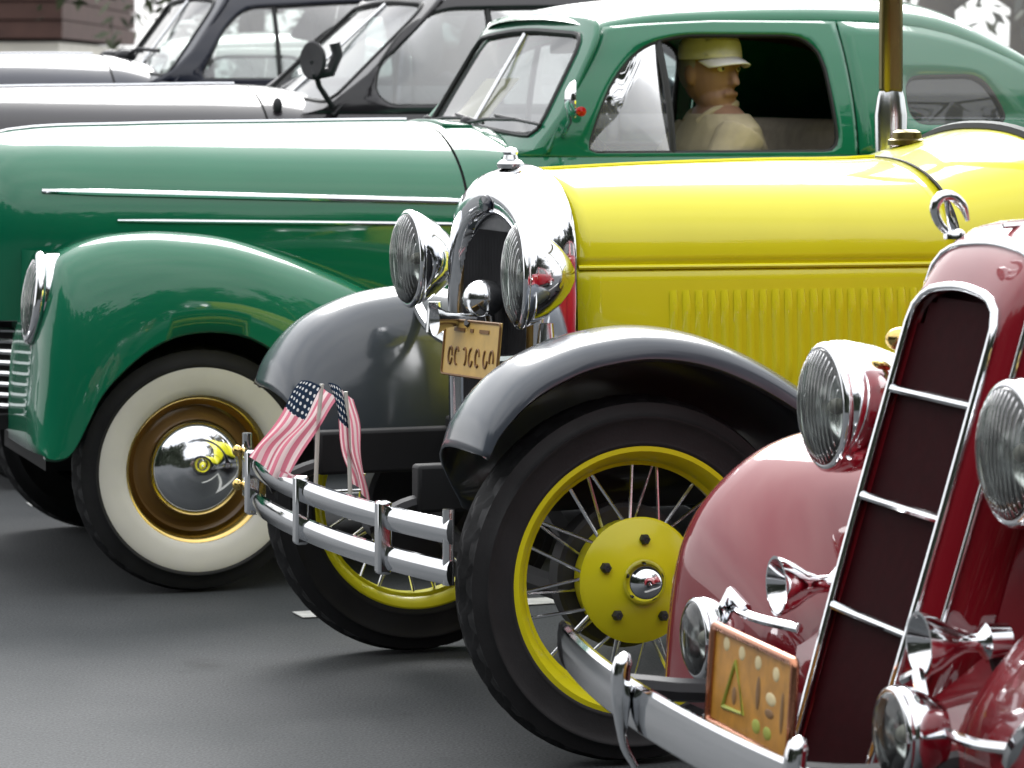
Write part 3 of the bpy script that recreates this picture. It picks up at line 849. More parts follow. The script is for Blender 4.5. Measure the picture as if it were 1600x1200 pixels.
# ---------------------------------------------------------------- darker cars beyond
import copy
BLK_P = copy.deepcopy(GREEN_P)
BLK_P.update(belt=1.27, ws_base=-0.97, ws_top=-1.40, ws_top_z=1.70, ws_base_z=1.31, ws_half_base=0.60, ws_half_top=0.53, ws_wrap=0.06,
    rail_x=[-1.20, -1.40, -1.6, -2.0, -2.4, -2.8, -3.1, -3.3, -3.5], rail_z=[1.60, 1.665, 1.695, 1.70, 1.67, 1.55, 1.36, 1.27, 1.2], rail_end=-3.2,
    roof_x=[-1.30, -1.45, -1.7, -2.0, -2.4, -2.8, -3.1, -3.4], roof_z=[1.69, 1.735, 1.77, 1.78, 1.76, 1.66, 1.50, 1.30],
    hood_z=[0.98, 1.15, 1.28, 1.35, 1.365, 1.37, 1.375, 1.365, 1.34], hood_w=[0.14, 0.22, 0.30, 0.38, 0.45, 0.51, 0.575, 0.60, 0.635],
    door_x=(-1.03, -2.05),
    window=[(-1.20, 1.298), (-1.150, 1.345), (-1.165, 1.43), (-1.28, 1.575), (-1.42, 1.645), (-1.95, 1.655), (-1.98, 1.298)], window_r=[0.06, 0.05, 0.1, 0.15, 0.1, 0.10, 0.05],
    vent_x=None, quarter=[(-2.20, 1.31), (-2.20, 1.62), (-2.55, 1.60), (-2.80, 1.45), (-2.80, 1.31)], tail=-3.3, trim=None, wheel='dark', seat='seat_dark', divider=True, quarter_sides=(1, -1))
for k in ('vent_x',): BLK_P[k] = -1.60
BLACK, BF = sedan('blk', "sedan", BLK_P, 'plum')
tag(BLACK, "black sedan with a round dark side mirror, directly behind the green coupe", "car", "vintage cars parked in a row")
NVY_P = copy.deepcopy(BLK_P)
NVY_P.update(belt=1.37, ws_base=-0.97, ws_top=-1.24, ws_top_z=1.77, ws_base_z=1.41,
    rail_x=[-1.10, -1.30, -1.6, -2.0, -2.4, -2.8, -3.1, -3.3, -3.5], rail_z=[1.70, 1.755, 1.785, 1.79, 1.76, 1.65, 1.46, 1.38, 1.3],
    roof_x=[-1.15, -1.35, -1.7, -2.0, -2.4, -2.8, -3.1, -3.4], roof_z=[1.77, 1.82, 1.86, 1.87, 1.85, 1.75, 1.60, 1.38],
    hood_z=[1.05, 1.22, 1.36, 1.455, 1.49, 1.505, 1.505, 1.49, 1.45],
    window=[(-1.14, 1.395), (-1.135, 1.42), (-1.185, 1.51), (-1.24, 1.61), (-1.34, 1.70), (-1.95, 1.735), (-1.98, 1.395)], window_r=[0.02, 0.03, 0.1, 0.12, 0.1, 0.10, 0.05],
    vent_x=-1.47, quarter=[(-2.20, 1.41), (-2.20, 1.71), (-2.55, 1.69), (-2.80, 1.56), (-2.80, 1.41)])
NAVY, NF = sedan('nvy', "sedan", NVY_P, 'navy')
tag(NAVY, "navy sedan with upright windshield, behind the black sedan at upper left", "car", "vintage cars parked in a row")
WHITE_P = copy.deepcopy(GREEN_P); WHITE_P.update(wheel='plain', seat='seat_dark', trim=None, vent_x=-1.394)
WHITE, WF = sedan('wht', "coupe", WHITE_P, 'white')
tag(WHITE, "white coupe farthest back, seen through the navy sedan's windows", "car", "vintage cars parked in a row")

def dark_car_extras():
    # round mirror standing on the black car's pillar
    r = BLACK
    c = Vector((-0.90, 0.74, 1.46))
    v, f = lathe([(0.001, -0.035), (0.035, -0.03), (0.062, -0.012), (0.068, 0.0), (0.062, 0.005), (0.001, 0.003)], 28, 'x')
    v, f = xf((v, f), Matrix.Translation(c) @ Matrix.Rotation(rad(25), 4, 'Z')); m = make("mirror", v, f, 'iron', r)
    v, f = tube([c, c + Vector((-0.03, -0.02, -0.09)), Vector((-1.0, 0.63, 1.30))], 0.010, 8); make("mirror_arm", v, f, 'iron', m)
    v, f = tube([c + Vector((0, 0.0, -0.05)), c + Vector((-0.06, 0.02, -0.04)), c + Vector((-0.085, 0.02, 0.02)), c + Vector((-0.075, 0.02, 0.06))], 0.02, 8); make("mirror_bracket", v, f, 'iron', m)
    for (x, y, z) in ((-0.86, 0.40, 1.30), (-0.98, 0.55, 1.25)):
        v, f = ellipsoid((x, y, z), (0.018, 0.018, 0.03), 12, 8); make("windshield_washer", v, f, 'iron', r)
    # navy car: wiper gear on its cowl, mirror inside the glass
    r = NAVY
    for y0 in (-0.28, 0.06):
        p0 = Vector((-0.93, y0, 1.50)); p1 = Vector(NF['ws_fn'](y0 + 0.2, 1.52)) + Vector((0.02, 0, 0))
        v, f = merge(tube([p0, (p0 + p1) / 2 + Vector((0.02, 0, 0.02)), p1], 0.009, 6), ellipsoid(p0, (0.05, 0.04, 0.03), 12, 8)); make("wiper", v, f, 'iron', r)
    v, f = box(-1.22, -0.05, 1.69, 0.03, 0.20, 0.06); make("rear_view_mirror", v, f, 'gasket', r, bevel=0.012)
dark_car_extras()
# ---------------------------------------------------------------- yellow roadster
ROAD = car_root('yel', "roadster")
tag(ROAD, "yellow open roadster with black fenders and yellow wire wheels", "car", "vintage cars parked in a row")
def roadster():
    r = ROAD
    hw = lambda x: tab(x, [-0.04, -0.3, -0.6, -0.9, -1.17], [0.275, 0.315, 0.36, 0.41, 0.53])
    hz = lambda x: tab(x, [-0.04, -0.3, -0.6, -0.9, -1.0, -1.17], [1.185, 1.196, 1.203, 1.208, 1.232, 1.275])
    ZC = 0.985
    def top_row(x, dz=0.0, n=2.25, k=21):
        w, z1 = hw(x), hz(x) + dz
        row = []
        for t in np.linspace(-math.pi / 2, math.pi / 2, 2 * k - 1):
            s, c = math.sin(t), math.cos(t)
            row.append((x, w * math.copysign(abs(s) ** (2 / n), s), ZC + (z1 - ZC) * max(0, c) ** (2 / n)))
        return row
    rows = [top_row(x) for x in np.linspace(-0.046, -0.900, 26)]
    v, f = loft(rows); hood = make("hood", v, f[::1], 'yellow', r, angle=60, solid=0.004)
    v, f = tube([(x, 0, hz(x) + 0.002) for x in np.linspace(-0.05, -0.895, 12)], 0.005, 6); make("hinge", v, f, 'yellow', hood)
    v, f = tube([(-0.36, 0.24, 1.115), (-0.36, 0.27, 1.115)], 0.004, 6)
    lv = None
    for sg in (1, -1):
        rows = []
        for x in np.linspace(-0.046, -0.900, 16):
            w = hw(x)
            rows.append([(x, sg * y, z) for y, z in ((w - 0.004, ZC - 0.006), (w + 0.004, ZC - 0.016), (w + 0.006, 0.95), (w + 0.010, 0.85), (w + 0.010, 0.72), (w + 0.008, 0.58))])
        v, f = loft(rows); side = make("hood_side", v, f, 'yellow', r, angle=60, solid=0.004)
        v, f = tube([(x, sg * (hw(x) + 0.002), ZC - 0.004) for x in np.linspace(-0.05, -0.897, 12)], 0.0055, 8); make("hinge", v, f, 'yellow', side)
        for k in range(22):
            x = -0.255 - k * 0.0285
            if lv is None:
                rws = []
                for t in np.linspace(-1, 1, 9):
                    e = max(0.0, 1 - abs(t) ** 6); rws.append([(0.008, 0.0, t * 0.105), (0.004, 0.006 * e, t * 0.105), (-0.003, 0.011 * e, t * 0.105), (-0.008, 0.010 * e, t * 0.105), (-0.009, 0.0, t * 0.105)])
                v, f = loft(rws); o = make("louver", v, f, 'yellow', side, angle=50); lv = o.data
            else: o = share("louver", lv, side)
            o.location = (x, sg * (hw(x) + 0.009), 0.825); o.scale = (1, sg * 0.72, 1)
        # hood latches
        for x in (-0.14, -0.80):
            v, f = tube([(x, sg * (hw(x) + 0.012), 0.64), (x, sg * (hw(x) + 0.03), 0.66), (x, sg * (hw(x) + 0.02), 0.70)], 0.008, 6); make("hood_latch", v, f, 'nickel', side)
    # cowl
    def cowl_row(x, n):
        w, z1 = hw(x), hz(x); row = []
        row += [(x, -(w + 0.010), 0.56), (x, -(w + 0.012), 0.72), (x, -(w + 0.010), 0.86)]
        for t in np.linspace(-math.pi / 2, math.pi / 2, 39):
            s, c = math.sin(t), math.cos(t)
            row.append((x, (w + 0.004) * math.copysign(abs(s) ** (2 / n), s), ZC + (z1 - ZC) * max(0, c) ** (2 / n)))
        return row + [(x, w + 0.010, 0.86), (x, w + 0.012, 0.72), (x, w + 0.010, 0.56)]
    v, f = loft([cowl_row(x, 2.3) for x in np.linspace(-0.907, -1.175, 12)]); cowl = make("cowl", v, f, 'yellow', r, angle=60)
    v, f = tube(cowl_row(-0.903, 2.3), 0.004, 6); make("cowl_seal", v, f, 'gasket', r)
    v, f = tube(cowl_row(-1.178, 2.3)[3:-3], 0.017, 8); make("windshield_sill", v, f, 'gasket', r)
    cx = -1.03
    v, f = lathe([(0.045, 0.0), (0.045, 0.012), (0.036, 0.016), (0.034, 0.030), (0.024, 0.036), (0.001, 0.037)], 28, 'z'); v, f = xf((v, f), Matrix.Translation((cx, -0.10, hz(cx) - 0.006))); make("fuel_cap", v, f, 'bronze', r, angle=40)
    # radiator shell
    def outline(hwid, ztop, zbot, peak, k=40):
        L = []
        zs = ztop - 0.20
        L.append((-hwid * 0.96, zbot)); L.append((-hwid, zbot + 0.25)); L.append((-hwid, zs))
        for t in np.linspace(-math.pi / 2, math.pi / 2, 25)[1:-1]:
            s, c = math.sin(t), math.cos(t)
            L.append((hwid * math.copysign(abs(s) ** 0.82, s), zs + 0.20 * max(0, c) ** 0.82 + peak * max(0, 1 - abs(s) * 3)))
        L += [(hwid, zs), (hwid, zbot + 0.25), (hwid * 0.96, zbot)]
        return L
    rings = []
    for x, hwid, zt, zb in ((0.028, 0.236, 1.075, 0.60), (0.050, 0.240, 1.080, 0.60), (0.062, 0.250, 1.100, 0.59), (0.064, 0.262, 1.130, 0.585), (0.056, 0.275, 1.158, 0.58), (0.036, 0.284, 1.178, 0.575), (0.0, 0.288, 1.190, 0.575), (-0.030, 0.288, 1.194, 0.575), (-0.044, 0.282, 1.190, 0.575)):
        rings.append([(x, y, z) for y, z in outline(hwid, zt, zb, 0.006)])
    v, f = loft(rings); shell = make("radiator_shell", v, f, 'chrome', r, angle=60)
    L = outline(0.238, 1.078, 0.60, 0.006); v, f = fill_loop([(0.034, y, z) for y, z in L]); core = make("radiator_core", v, f, 'core', r, smooth=False)
    fins = [tube([(0.037, y, 0.62), (0.037, y, 1.05 - 0.5 * max(0, abs(y) - 0.12))], 0.0022, 4) for y in np.linspace(-0.22, 0.22, 45)]
    v, f = merge(*fins); o = make("fins", v, f, 'iron', core, smooth=False); o["kind"] = "stuff"
    v, f = xf(lathe([(0.001, 0.006), (0.022, 0.005), (0.026, 0.0), (0.022, -0.004)], 24, 'x'), Matrix.Translation((0.064, 0, 1.112)) @ Matrix.Diagonal((1, 1.5, 0.8, 1))); make("emblem", v, f, 'navy', shell)
    v, f = xf(lathe([(0.030, 0.0), (0.031, 0.010), (0.026, 0.016), (0.018, 0.020), (0.015, 0.030), (0.018, 0.036), (0.014, 0.044), (0.001, 0.048)], 24, 'z'), Matrix.Translation((0.005, 0, 1.190))); cap = make("radiator_cap", v, f, 'nickel', shell)
    # headlights and bar
    body = [(0.108, 0.0), (0.111, 0.010), (0.104, 0.026), (0.088, 0.055), (0.064, 0.085), (0.038, 0.106), (0.016, 0.117), (0.001, 0.118)]
    for sg in (1, -1):
        headlight(r, (0.120, sg * 0.37, 0.972), 0.106, body, rim_w=0.009, yaw=rad(-11 if sg > 0 else -1))
        v, f = tube([(0.06, sg * 0.37, 0.87), (0.06, sg * 0.37, 0.80)], [0.016, 0.022], 10); make("headlight_post", v, f, 'nickel', r)
    path = cr([(0.02, -0.62, 0.845), (0.05, -0.45, 0.812), (0.06, -0.30, 0.790), (0.06, 0, 0.765), (0.06, 0.30, 0.790), (0.05, 0.45, 0.812), (0.02, 0.62, 0.845)], 30)
    v, f = tube(path, 0.014, 8); make("headlight_bar", v, f, 'nickel', r)
    # horn: domed motor and trumpet
    v, f = merge(ellipsoid((0.09, 0.05, 0.915), (0.045, 0.045, 0.045), 20, 12), lathe([(0.012, 0.02), (0.014, 0.07), (0.022, 0.11), (0.042, 0.14)], 20, 'x'))
    v = [(p[0], p[1] + (0.05 if i >= 260 + 13 - 13 and False else 0), p[2]) for i, p in enumerate(v)]
    h = ellipsoid((0.09, 0.06, 0.905), (0.048, 0.042, 0.042), 20, 12); tr = xf(lathe([(0.012, 0.02), (0.014, 0.06), (0.020, 0.09), (0.036, 0.115)], 20, 'x'), Matrix.Translation((0.09, 0.06, 0.86)))
    st = tube([(0.08, 0.06, 0.89), (0.06, 0.06, 0.77)], 0.012, 8)
    v, f = merge(h, tr, st); make("horn", v, f, 'nickel', r, angle=50)
    # number plate
    pl = make("license_plate", *box(0, 0, 0, 0.004, 0.36, 0.125), 'plate_tan', r, bevel=0.002)
    pl.location = (0.155, 0.165, 0.802); pl.rotation_euler = (rad(2), rad(-6), 0)
    def stroke(y, z, w, h): make("mark", *box(0.0034, y, z, 0.0015, w, h), 'plate_ink', pl, smooth=False)
    rnd = random.Random(4)
    for k, y in enumerate((-0.128, -0.086, -0.036, 0.006, 0.048, 0.100, 0.138)):      # worn characters: arcs and loops
        a0, a1 = ((0, 6.0), (0.6, 4.9), (-1.2, 2.2), (1.5, 5.9), (0.2, 5.4), (2.0, 6.1), (-0.4, 3.6))[k]
        path = [(0.0026, y + 0.012 * math.cos(t), -0.018 + 0.019 * math.sin(t)) for t in np.linspace(a0, a1, 12)]
        v, f = tube(path, 0.0030, 5); make("mark", v, f, 'plate_ink', pl)
    for y, w in ((-0.08, 0.07), (0.0, 0.02), (0.08, 0.06)):
        stroke(y, 0.040, w, 0.008)
    edge = [(0.003, y, z) for y, z in rounded([(-0.178, -0.06), (0.178, -0.06), (0.178, 0.06), (-0.178, 0.06)], 0.01)]
    v, f = tube(edge, 0.003, 5, True); make("plate_edge", v, f, 'plate_ink', pl)
    v, f = tube([(0.155, 0.135, 0.86), (0.07, 0.10, 0.80)], 0.010, 6); make("plate_bracket", v, f, 'iron', r)
    # frame, axle, spring
    parts = [box(-1.15, s * 0.36, 0.53, 3.0, 0.05, 0.10) for s in (1, -1)] + [box(0.0, 0, 0.56, 0.07, 0.74, 0.09), box(-1.2, 0, 0.52, 0.08, 0.72, 0.07)]
    v, f = merge(*parts); make("chassis", v, f, 'dark', r, bevel=0.008)
    for sg in (1, -1):
        v, f = tube(cr([(0.34, sg * 0.36, 0.50), (0.38, sg * 0.36, 0.49), (0.46, sg * 0.37, 0.455)], 8), 0.018, 8); make("bumper_iron", v, f, 'iron', r)
    v, f = tube(cr([(0.0, -0.64, 0.37), (0.0, -0.52, 0.36), (0.0, -0.4, 0.30), (0.0, 0, 0.29), (0.0, 0.4, 0.30), (0.0, 0.52, 0.36), (0.0, 0.64, 0.37)], 30), 0.028, 8); make("front_axle", v, f, 'dark', r)
    lv_ = [ribbon([(0.0, y, 0.50 - 0.0 - 0.16 * (y / 0.45) ** 2 * s_ - 0.012 * i) for y in np.linspace(-0.45 * s_, 0.45 * s_, 15)], (1, 0, 0), 0.045, 0.010, (0, 0, 1)) for i, s_ in enumerate((1, 0.85, 0.7, 0.55))]
    v, f = merge(*lv_); make("leaf_spring", v, f, 'dark', r)
    v, f = tube([(-2.63, -0.64, 0.37), (-2.63, 0.64, 0.37)], 0.045, 10); make("rear_axle", v, f, 'dark', r)
    v, f = box(-0.45, 0, 0.66, 0.72, 0.30, 0.45); make("engine", v, f, 'iron', r, bevel=0.03)
    # fenders
    crown = [(.372, .650), (.345, .726), (.275, .803), (.176, .853), (.09, .875), (0, .882), (-.106, .868), (-.206, .832), (-.307, .778), (-.40, .712), (-.52, .600), (-.66, .450), (-.80, .330), (-.88, .300)]
    lip = [(.358, .645), (.330, .695), (.262, .760), (.168, .806), (.09, .825), (0, .832), (-.10, .818), (-.196, .783), (-.293, .730), (-.385, .664), (-.50, .555), (-.64, .410), (-.78, .305), (-.87, .285)]
    inner = [(.300, .520), (.285, .500), (.225, .490), (.150, .488), (.07, .488), (0, .490), (-.10, .490), (-.20, .490), (-.30, .485), (-.39, .47), (-.50, .44), (-.64, .37), (-.78, .31), (-.87, .290)]
    rc = [(.50, .30), (.47, .45), (.40, .62), (.27, .76), (.08, .83), (-.12, .82), (-.30, .74), (-.43, .60), (-.50, .44), (-.53, .34)]
    rl = [(.48, .285), (.44, .43), (.37, .58), (.25, .71), (.08, .78), (-.11, .77), (-.28, .69), (-.40, .56), (-.47, .42), (-.51, .33)]
    ri = [(.48, .29), (.45, .42), (.38, .55), (.26, .64), (.08, .68), (-.12, .67), (-.28, .62), (-.40, .52), (-.47, .40), (-.51, .33)]
    sh = lambda L: [(x - 2.63, z) for x, z in L]
    for sg in (1, -1):
        fd = fender("front_fender", crown, lip, inner, 0.70, 0.835, 0.50, sg, 'fender_black', r, n=60)
        C = cr_idx(lip, 50); v, f = tube([(p[0], sg * 0.833, p[1]) for p in C], 0.006, 6); make("fender_bead", v, f, 'fender_black', fd)
        fender("rear_fender", sh(rc), sh(rl), sh(ri), 0.70, 0.835, 0.58, sg, 'fender_black', r, n=40)
        v, f = box(-1.51, sg * 0.70, 0.295, 1.30, 0.26, 0.03); make("running_board", v, f, 'rubber', r, bevel=0.008)
        v, f = loft([[(x, sg * y, z) for y, z in ((0.57, 0.31), (0.55, 0.36), (0.43, 0.50), (0.43, 0.58))] for x in np.linspace(-0.80, -2.2, 4)]); make("splash_apron", v, f, 'fender_black', r, solid=0.004)
        for x in (0, -2.63): wire_wheel(r, (x, sg * 0.70, 0.374), sg < 0)
    # bumper
    bx = lambda y: 0.495 - 0.085 * (abs(y) / 0.75) ** 2.2
    ys = np.linspace(-0.80, 0.76, 31)
    bm = None
    for i, z in enumerate((0.492, 0.410)):
        path = [(bx(y), y, z) for y in ys]
        th = [tuple(Vector((1, 0.27 * (y / 0.75), 0)).normalized()) for y in ys]
        rings = []
        for p, t in zip(path, th):
            p = Vector(p); t = Vector(t)
            rings.append([tuple(p + t * a + Vector((0, 0, b))) for a, b in ((-0.005, -0.025), (0.003, -0.024), (0.008, -0.014), (0.010, 0), (0.008, 0.014), (0.003, 0.024), (-0.005, 0.025))])
        v, f = loft(rings, True, True)
        if bm is None: bm = make("bumper", v, f, 'chrome', r, angle=50)
        else: make("lower_bar", v, f, 'chrome', bm, angle=50)
    for y in (-0.50, 0.02, 0.50):
        v, f = box(bx(y) + 0.004, y, 0.451, 0.030, 0.034, 0.150); c = make("clamp", v, f, 'chrome', bm, bevel=0.006)
    for y in (-0.785, 0.745):
        v, f = tube([(bx(y) - 0.004, y, 0.385), (bx(y) - 0.004, y, 0.535)], 0.012, 10); make("end_bolt", v, f, 'nickel', bm)
    for z in (0.492, 0.41):
        v, f = ellipsoid((bx(0.76) + 0.012, -0.795, z), (0.012, 0.014, 0.014), 14, 10); make("end_cap", v, f, 'brass', bm)
    # windshield: two posts, frame, pane
    wx = -1.195
    for sg in (1, -1):
        v, f = lathe([(0.001, 1.16), (0.034, 1.17), (0.036, 1.30), (0.030, 1.345), (0.026, 1.36), (0.001, 1.365)], 20, 'z'); v, f = xf((v, f), Matrix.Translation((wx, sg * 0.515, 0)) @ Matrix.Diagonal((1.2, 0.8, 1, 1))); st_ = make("windshield_stanchion", v, f, 'nickel', r, angle=50)
        v, f = xf(box(0, 0, 0, 0.058, 0.045, 0.50), Matrix.Translation((wx, sg * 0.515, 1.60))); make("windshield_post", v, f, 'bronze', r, bevel=0.016)
    v, f = box(wx, 0, 1.84, 0.05, 1.075, 0.035); make("windshield_header", v, f, 'bronze', r, bevel=0.012)
    L = [(wx, y, z) for y, z in ((-0.49, 1.225), (-0.3, 1.268), (0, 1.285), (0.3, 1.268), (0.49, 1.225), (0.49, 1.82), (-0.49, 1.82))]
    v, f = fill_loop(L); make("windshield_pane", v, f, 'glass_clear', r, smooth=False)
    # tub, doors, seat, rear deck
    tz = lambda x: tab(x, [-1.17, -1.5, -2.0, -2.3, -2.7, -3.1], [1.18, 1.12, 1.12, 1.14, 1.08, 0.80])
    tw = lambda x: tab(x, [-1.17, -1.5, -2.0, -2.4, -2.8, -3.1], [0.545, 0.59, 0.60, 0.57, 0.46, 0.32])
    for sg in (1, -1):
        for nm, x0, x1 in (("door", -1.19, -1.78), ("body_side", -1.785, -2.30)):
            rows = [[(x, sg * (tw(x) - (0.03 if z < 0.6 else 0.0)), z) for z in np.linspace(0.52, tz(x), 8)] for x in np.linspace(x0, x1, 10)]
            v, f = loft(rows); d = make(nm, v, f, 'yellow', r, angle=60, solid=0.03, soff=0)
            if nm == "door":
                v, f = tube([(-1.70, sg * 0.60, 0.98), (-1.70, sg * 0.64, 0.98), (-1.62, sg * 0.64, 0.98)], 0.008, 8); make("door_handle", v, f, 'chrome', d)
    rows = []
    for x in np.linspace(-2.30, -3.12, 14):
        w, z1 = tw(x), tz(x)
        rows.append([(x, w * s, z) for s, z in ((-1, 0.52), (-1, 0.8), (-1, z1 - 0.14), (-0.9, z1 - 0.04), (-0.5, z1), (0, z1 + 0.01), (0.5, z1), (0.9, z1 - 0.04), (1, z1 - 0.14), (1, 0.8), (1, 0.52))])
    v, f = loft(rows, False); make("rear_deck", v, f, 'yellow', r, angle=60)
    v, f = box(-1.95, 0, 0.74, 0.50, 1.06, 0.18); make("seat_cushion", v, f, 'seat', r, bevel=0.05)
    v, f = xf(box(0, 0, 0, 0.16, 1.06, 0.50), Matrix.Translation((-2.22, 0, 0.99)) @ Matrix.Rotation(rad(-14), 4, 'Y')); make("seat_back", v, f, 'seat', r, bevel=0.05)
    v, f = box(-1.55, 0, 0.55, 1.5, 1.1, 0.04); make("floor_pan", v, f, 'dark', r, smooth=False)
    v, f = box(-1.20, 0, 1.08, 0.04, 1.04, 0.14); make("dashboard", v, f, 'iron', r, bevel=0.01)
    cen = Vector((-1.52, 0.30, 1.10)); rot = Matrix.Rotation(rad(-50), 4, 'Y')
    v, f = merge(tube([cen + rot @ Vector((0.2 * math.cos(t), 0.2 * math.sin(t), 0)) for t in np.linspace(0, 2 * math.pi, 40, endpoint=False)], 0.012, 8, True), tube([cen, cen + Vector((0.32, 0, -0.30))], 0.016, 8), *[tube([cen, cen + rot @ Vector((0.2 * math.cos(t), 0.2 * math.sin(t), 0))], 0.008, 6) for t in (0, 1.57, 3.14, 4.71)])
    make("steering_wheel", v, f, 'gasket', r)
roadster()

# ---------------------------------------------------------------- maroon car
RED_P = copy.deepcopy(GREEN_P)
RED_P.update(front=False, belt=1.12, ws_base=-1.24, ws_top=-1.38, ws_top_z=1.60, ws_base_z=1.21, ws_half_base=0.56, ws_half_top=0.52, ws_wrap=0.03,
    wx=[-0.9, -1.06, -1.22, -1.6, -2.2, -2.8, -3.2, -3.6], wy=[0.475, 0.502, 0.565, 0.63, 0.65, 0.62, 0.55, 0.42],
    rail_x=[-1.25, -1.45, -1.7, -2.2, -2.6, -2.9, -3.1, -3.2, -3.5], rail_z=[1.55, 1.60, 1.62, 1.62, 1.58, 1.45, 1.28, 1.2, 1.0], rail_end=-3.15,
    roof_x=[-1.34, -1.50, -1.8, -2.2, -2.6, -2.9, -3.15, -3.4], roof_z=[1.61, 1.66, 1.70, 1.71, 1.69, 1.58, 1.40, 1.15],
    hood_x=[0.0, -0.3, -0.6, -0.9, -1.05, -1.2, -1.35], hood_z=[1.155, 1.165, 1.18, 1.195, 1.205, 1.215, 1.215], hood_w=[0.27, 0.33, 0.40, 0.46, 0.50, 0.555, 0.59], cowl_base=0.42,
    seam=-0.98, door_x=(-1.28, -2.25), window=[(-1.42, 1.15), (-1.52, 1.56), (-2.17, 1.575), (-2.18, 1.15)], window_r=[0.04, 0.08, 0.08, 0.05],
    vent_x=None, quarter=[(-2.40, 1.16), (-2.40, 1.54), (-2.70, 1.52), (-2.85, 1.36), (-2.85, 1.16)], tail=-3.3, wheelbase=-2.85, trim=None, wheel='maroon', seat='seat', divider=False, fx=-0.14, track=0.70, quarter_sides=(1, -1), chassis_front=0.02, chassis_h=0.22, chassis_w=0.5)
RED_P['vent_x'] = -1.70
RED, RF = sedan('red', "sedan", RED_P, 'maroon')
tag(RED, "maroon car with tall slanted grille, chrome headlights, horns and fog lamps", "car", "vintage cars parked in a row")
def red_front():
    r = RED
    fx = lambda z: 0.338 - 0.302 * z
    def outl(h, ztop, zbot, n=36):
        return even_loop(rounded([(-h * 0.90, zbot), (h * 0.90, zbot), (h, (ztop + zbot) / 2), (h, ztop - 0.025), (h * 0.70, ztop + 0.002), (0, ztop + 0.014), (-h * 0.70, ztop + 0.002), (-h, ztop - 0.025), (-h, (ztop + zbot) / 2)], [0.06, 0.06, 0.2, 0.045, 0.05, 0.1, 0.05, 0.045, 0.2]), 72)
    rings = []
    for h, zt, zb, back in ((0.160, 1.040, 0.26, 0.014), (0.170, 1.050, 0.255, 0.0), (0.178, 1.062, 0.25, 0.003), (0.190, 1.085, 0.25, 0.012), (0.204, 1.110, 0.25, 0.026), (0.219, 1.131, 0.25, 0.046), (0.234, 1.145, 0.25, 0.070), (0.246, 1.151, 0.25, 0.100), (0.255, 1.153, 0.25, 0.130)):
        rings.append([(fx(z) - back, y, z) for y, z in outl(h, zt, zb)])
    v, f = loft(rings, True); shell = make("grille_shell", v, f, 'maroon', r, angle=60)
    L = outl(0.165, 1.046, 0.258)
    v, f = tube([(fx(z) + 0.004, y, z) for y, z in L], 0.0085, 8, True); make("grille_surround", v, f, 'chrome', shell, angle=180)
    L2 = outl(0.207, 1.114, 0.25); v, f = tube([(fx(z) - 0.028, y, z) for y, z in L2], 0.0055, 6, True); make("shell_bead", v, f, 'chrome', shell, angle=180)
    v, f = fill_loop([(fx(z) - 0.03, y, z) for y, z in outl(0.165, 1.045, 0.26)]); g = make("grille", v, f, 'grille_dark', r, smooth=False)
    sl = []
    for y in np.linspace(-0.154, 0.154, 45):
        zt = 1.035 - (0.045 if abs(y) > 0.13 else 0.01 if abs(y) > 0.1 else 0)
        sl.append(ribbon([(fx(z) - 0.012, y, z) for z in np.linspace(0.28, zt, 6)], (0, 1, 0), 0.0035, 0.008, (1, 0, 0)))
    v, f = merge(*sl); o = make("slats", v, f, 'grille_slat', g, smooth=False); o["kind"] = "stuff"
    for z in (0.884, 0.712, 0.537):
        v, f = tube([(fx(z) + 0.002, y, z) for y in np.linspace(-0.162, 0.162, 7)], 0.0075, 8); make("bar", v, f, 'chrome', g)
    # hood
    rows = []
    hw = lambda x: tab(x, [0.0, -0.15, -0.5, -0.98], [0.238, 0.285, 0.37, 0.48]); hz = lambda x: tab(x, [0.0, -0.15, -0.5, -0.98], [1.146, 1.156, 1.175, 1.20])
    for x in np.linspace(-0.05, -0.975, 20):
        w, z1 = hw(x), hz(x); row = [(x, -w, 0.47), (x, -w * 1.0, 0.75), (x, -w, 0.90)]
        for t in np.linspace(-math.pi / 2, math.pi / 2, 33):
            s, c = math.sin(t), math.cos(t); row.append((x, w * math.copysign(abs(s) ** 0.8, s), 0.96 + (z1 - 0.96) * max(0, c) ** 0.8))
        row = row + [(x, w, 0.90), (x, w, 0.75), (x, w, 0.47)]
        k_ = max(0.0, (x + 0.975) / 0.925)
        rows.append([(p[0] + (fx(p[2]) - fx(1.15)) * k_ - 0.05 * k_, p[1], p[2]) for p in row])
    v, f = loft(rows); hood = make("hood", v, f, 'maroon', r, angle=60)
    v, f = tube([(x, 0, hz(x) + 0.003) for x in np.linspace(-0.05, -0.97, 12)], 0.005, 6); make("hood_strip", v, f, 'chrome', hood)
    lm = None
    for sg in (1, -1):
        for k in range(16):
            x = -0.30 - 0.034 * k
            if lm is None:
                rws = []
                for t in np.linspace(-1, 1, 9):
                    e = max(0.0, 1 - abs(t) ** 6); rws.append([(0.008, 0.0, t * 0.1), (0.003, 0.008 * e, t * 0.1), (-0.006, 0.011 * e, t * 0.1), (-0.008, 0.0, t * 0.1)])
                v, f = loft(rws); o = make("louver", v, f, 'maroon', hood, angle=50); lm = o.data
            else: o = share("louver", lm, hood)
            o.location = (x, sg * (hw(x) - 0.001), 0.80); o.scale = (1, sg, 1)
    # ornament: an arched leaping figure on a collar
    base = Vector((0.005, 0, 1.135))
    a = tube(cr([base, base + Vector((0.035, 0, 0.035)), base + Vector((0.048, 0, 0.075)), base + Vector((0.030, 0, 0.105)), base + Vector((-0.005, 0, 0.105)), base + Vector((-0.035, 0, 0.080)), base + Vector((-0.050, 0, 0.04))], 22), list(np.interp(np.linspace(0, 1, 22), [0, 0.3, 0.5, 0.8, 1], [0.010, 0.013, 0.016, 0.014, 0.006])), 10)
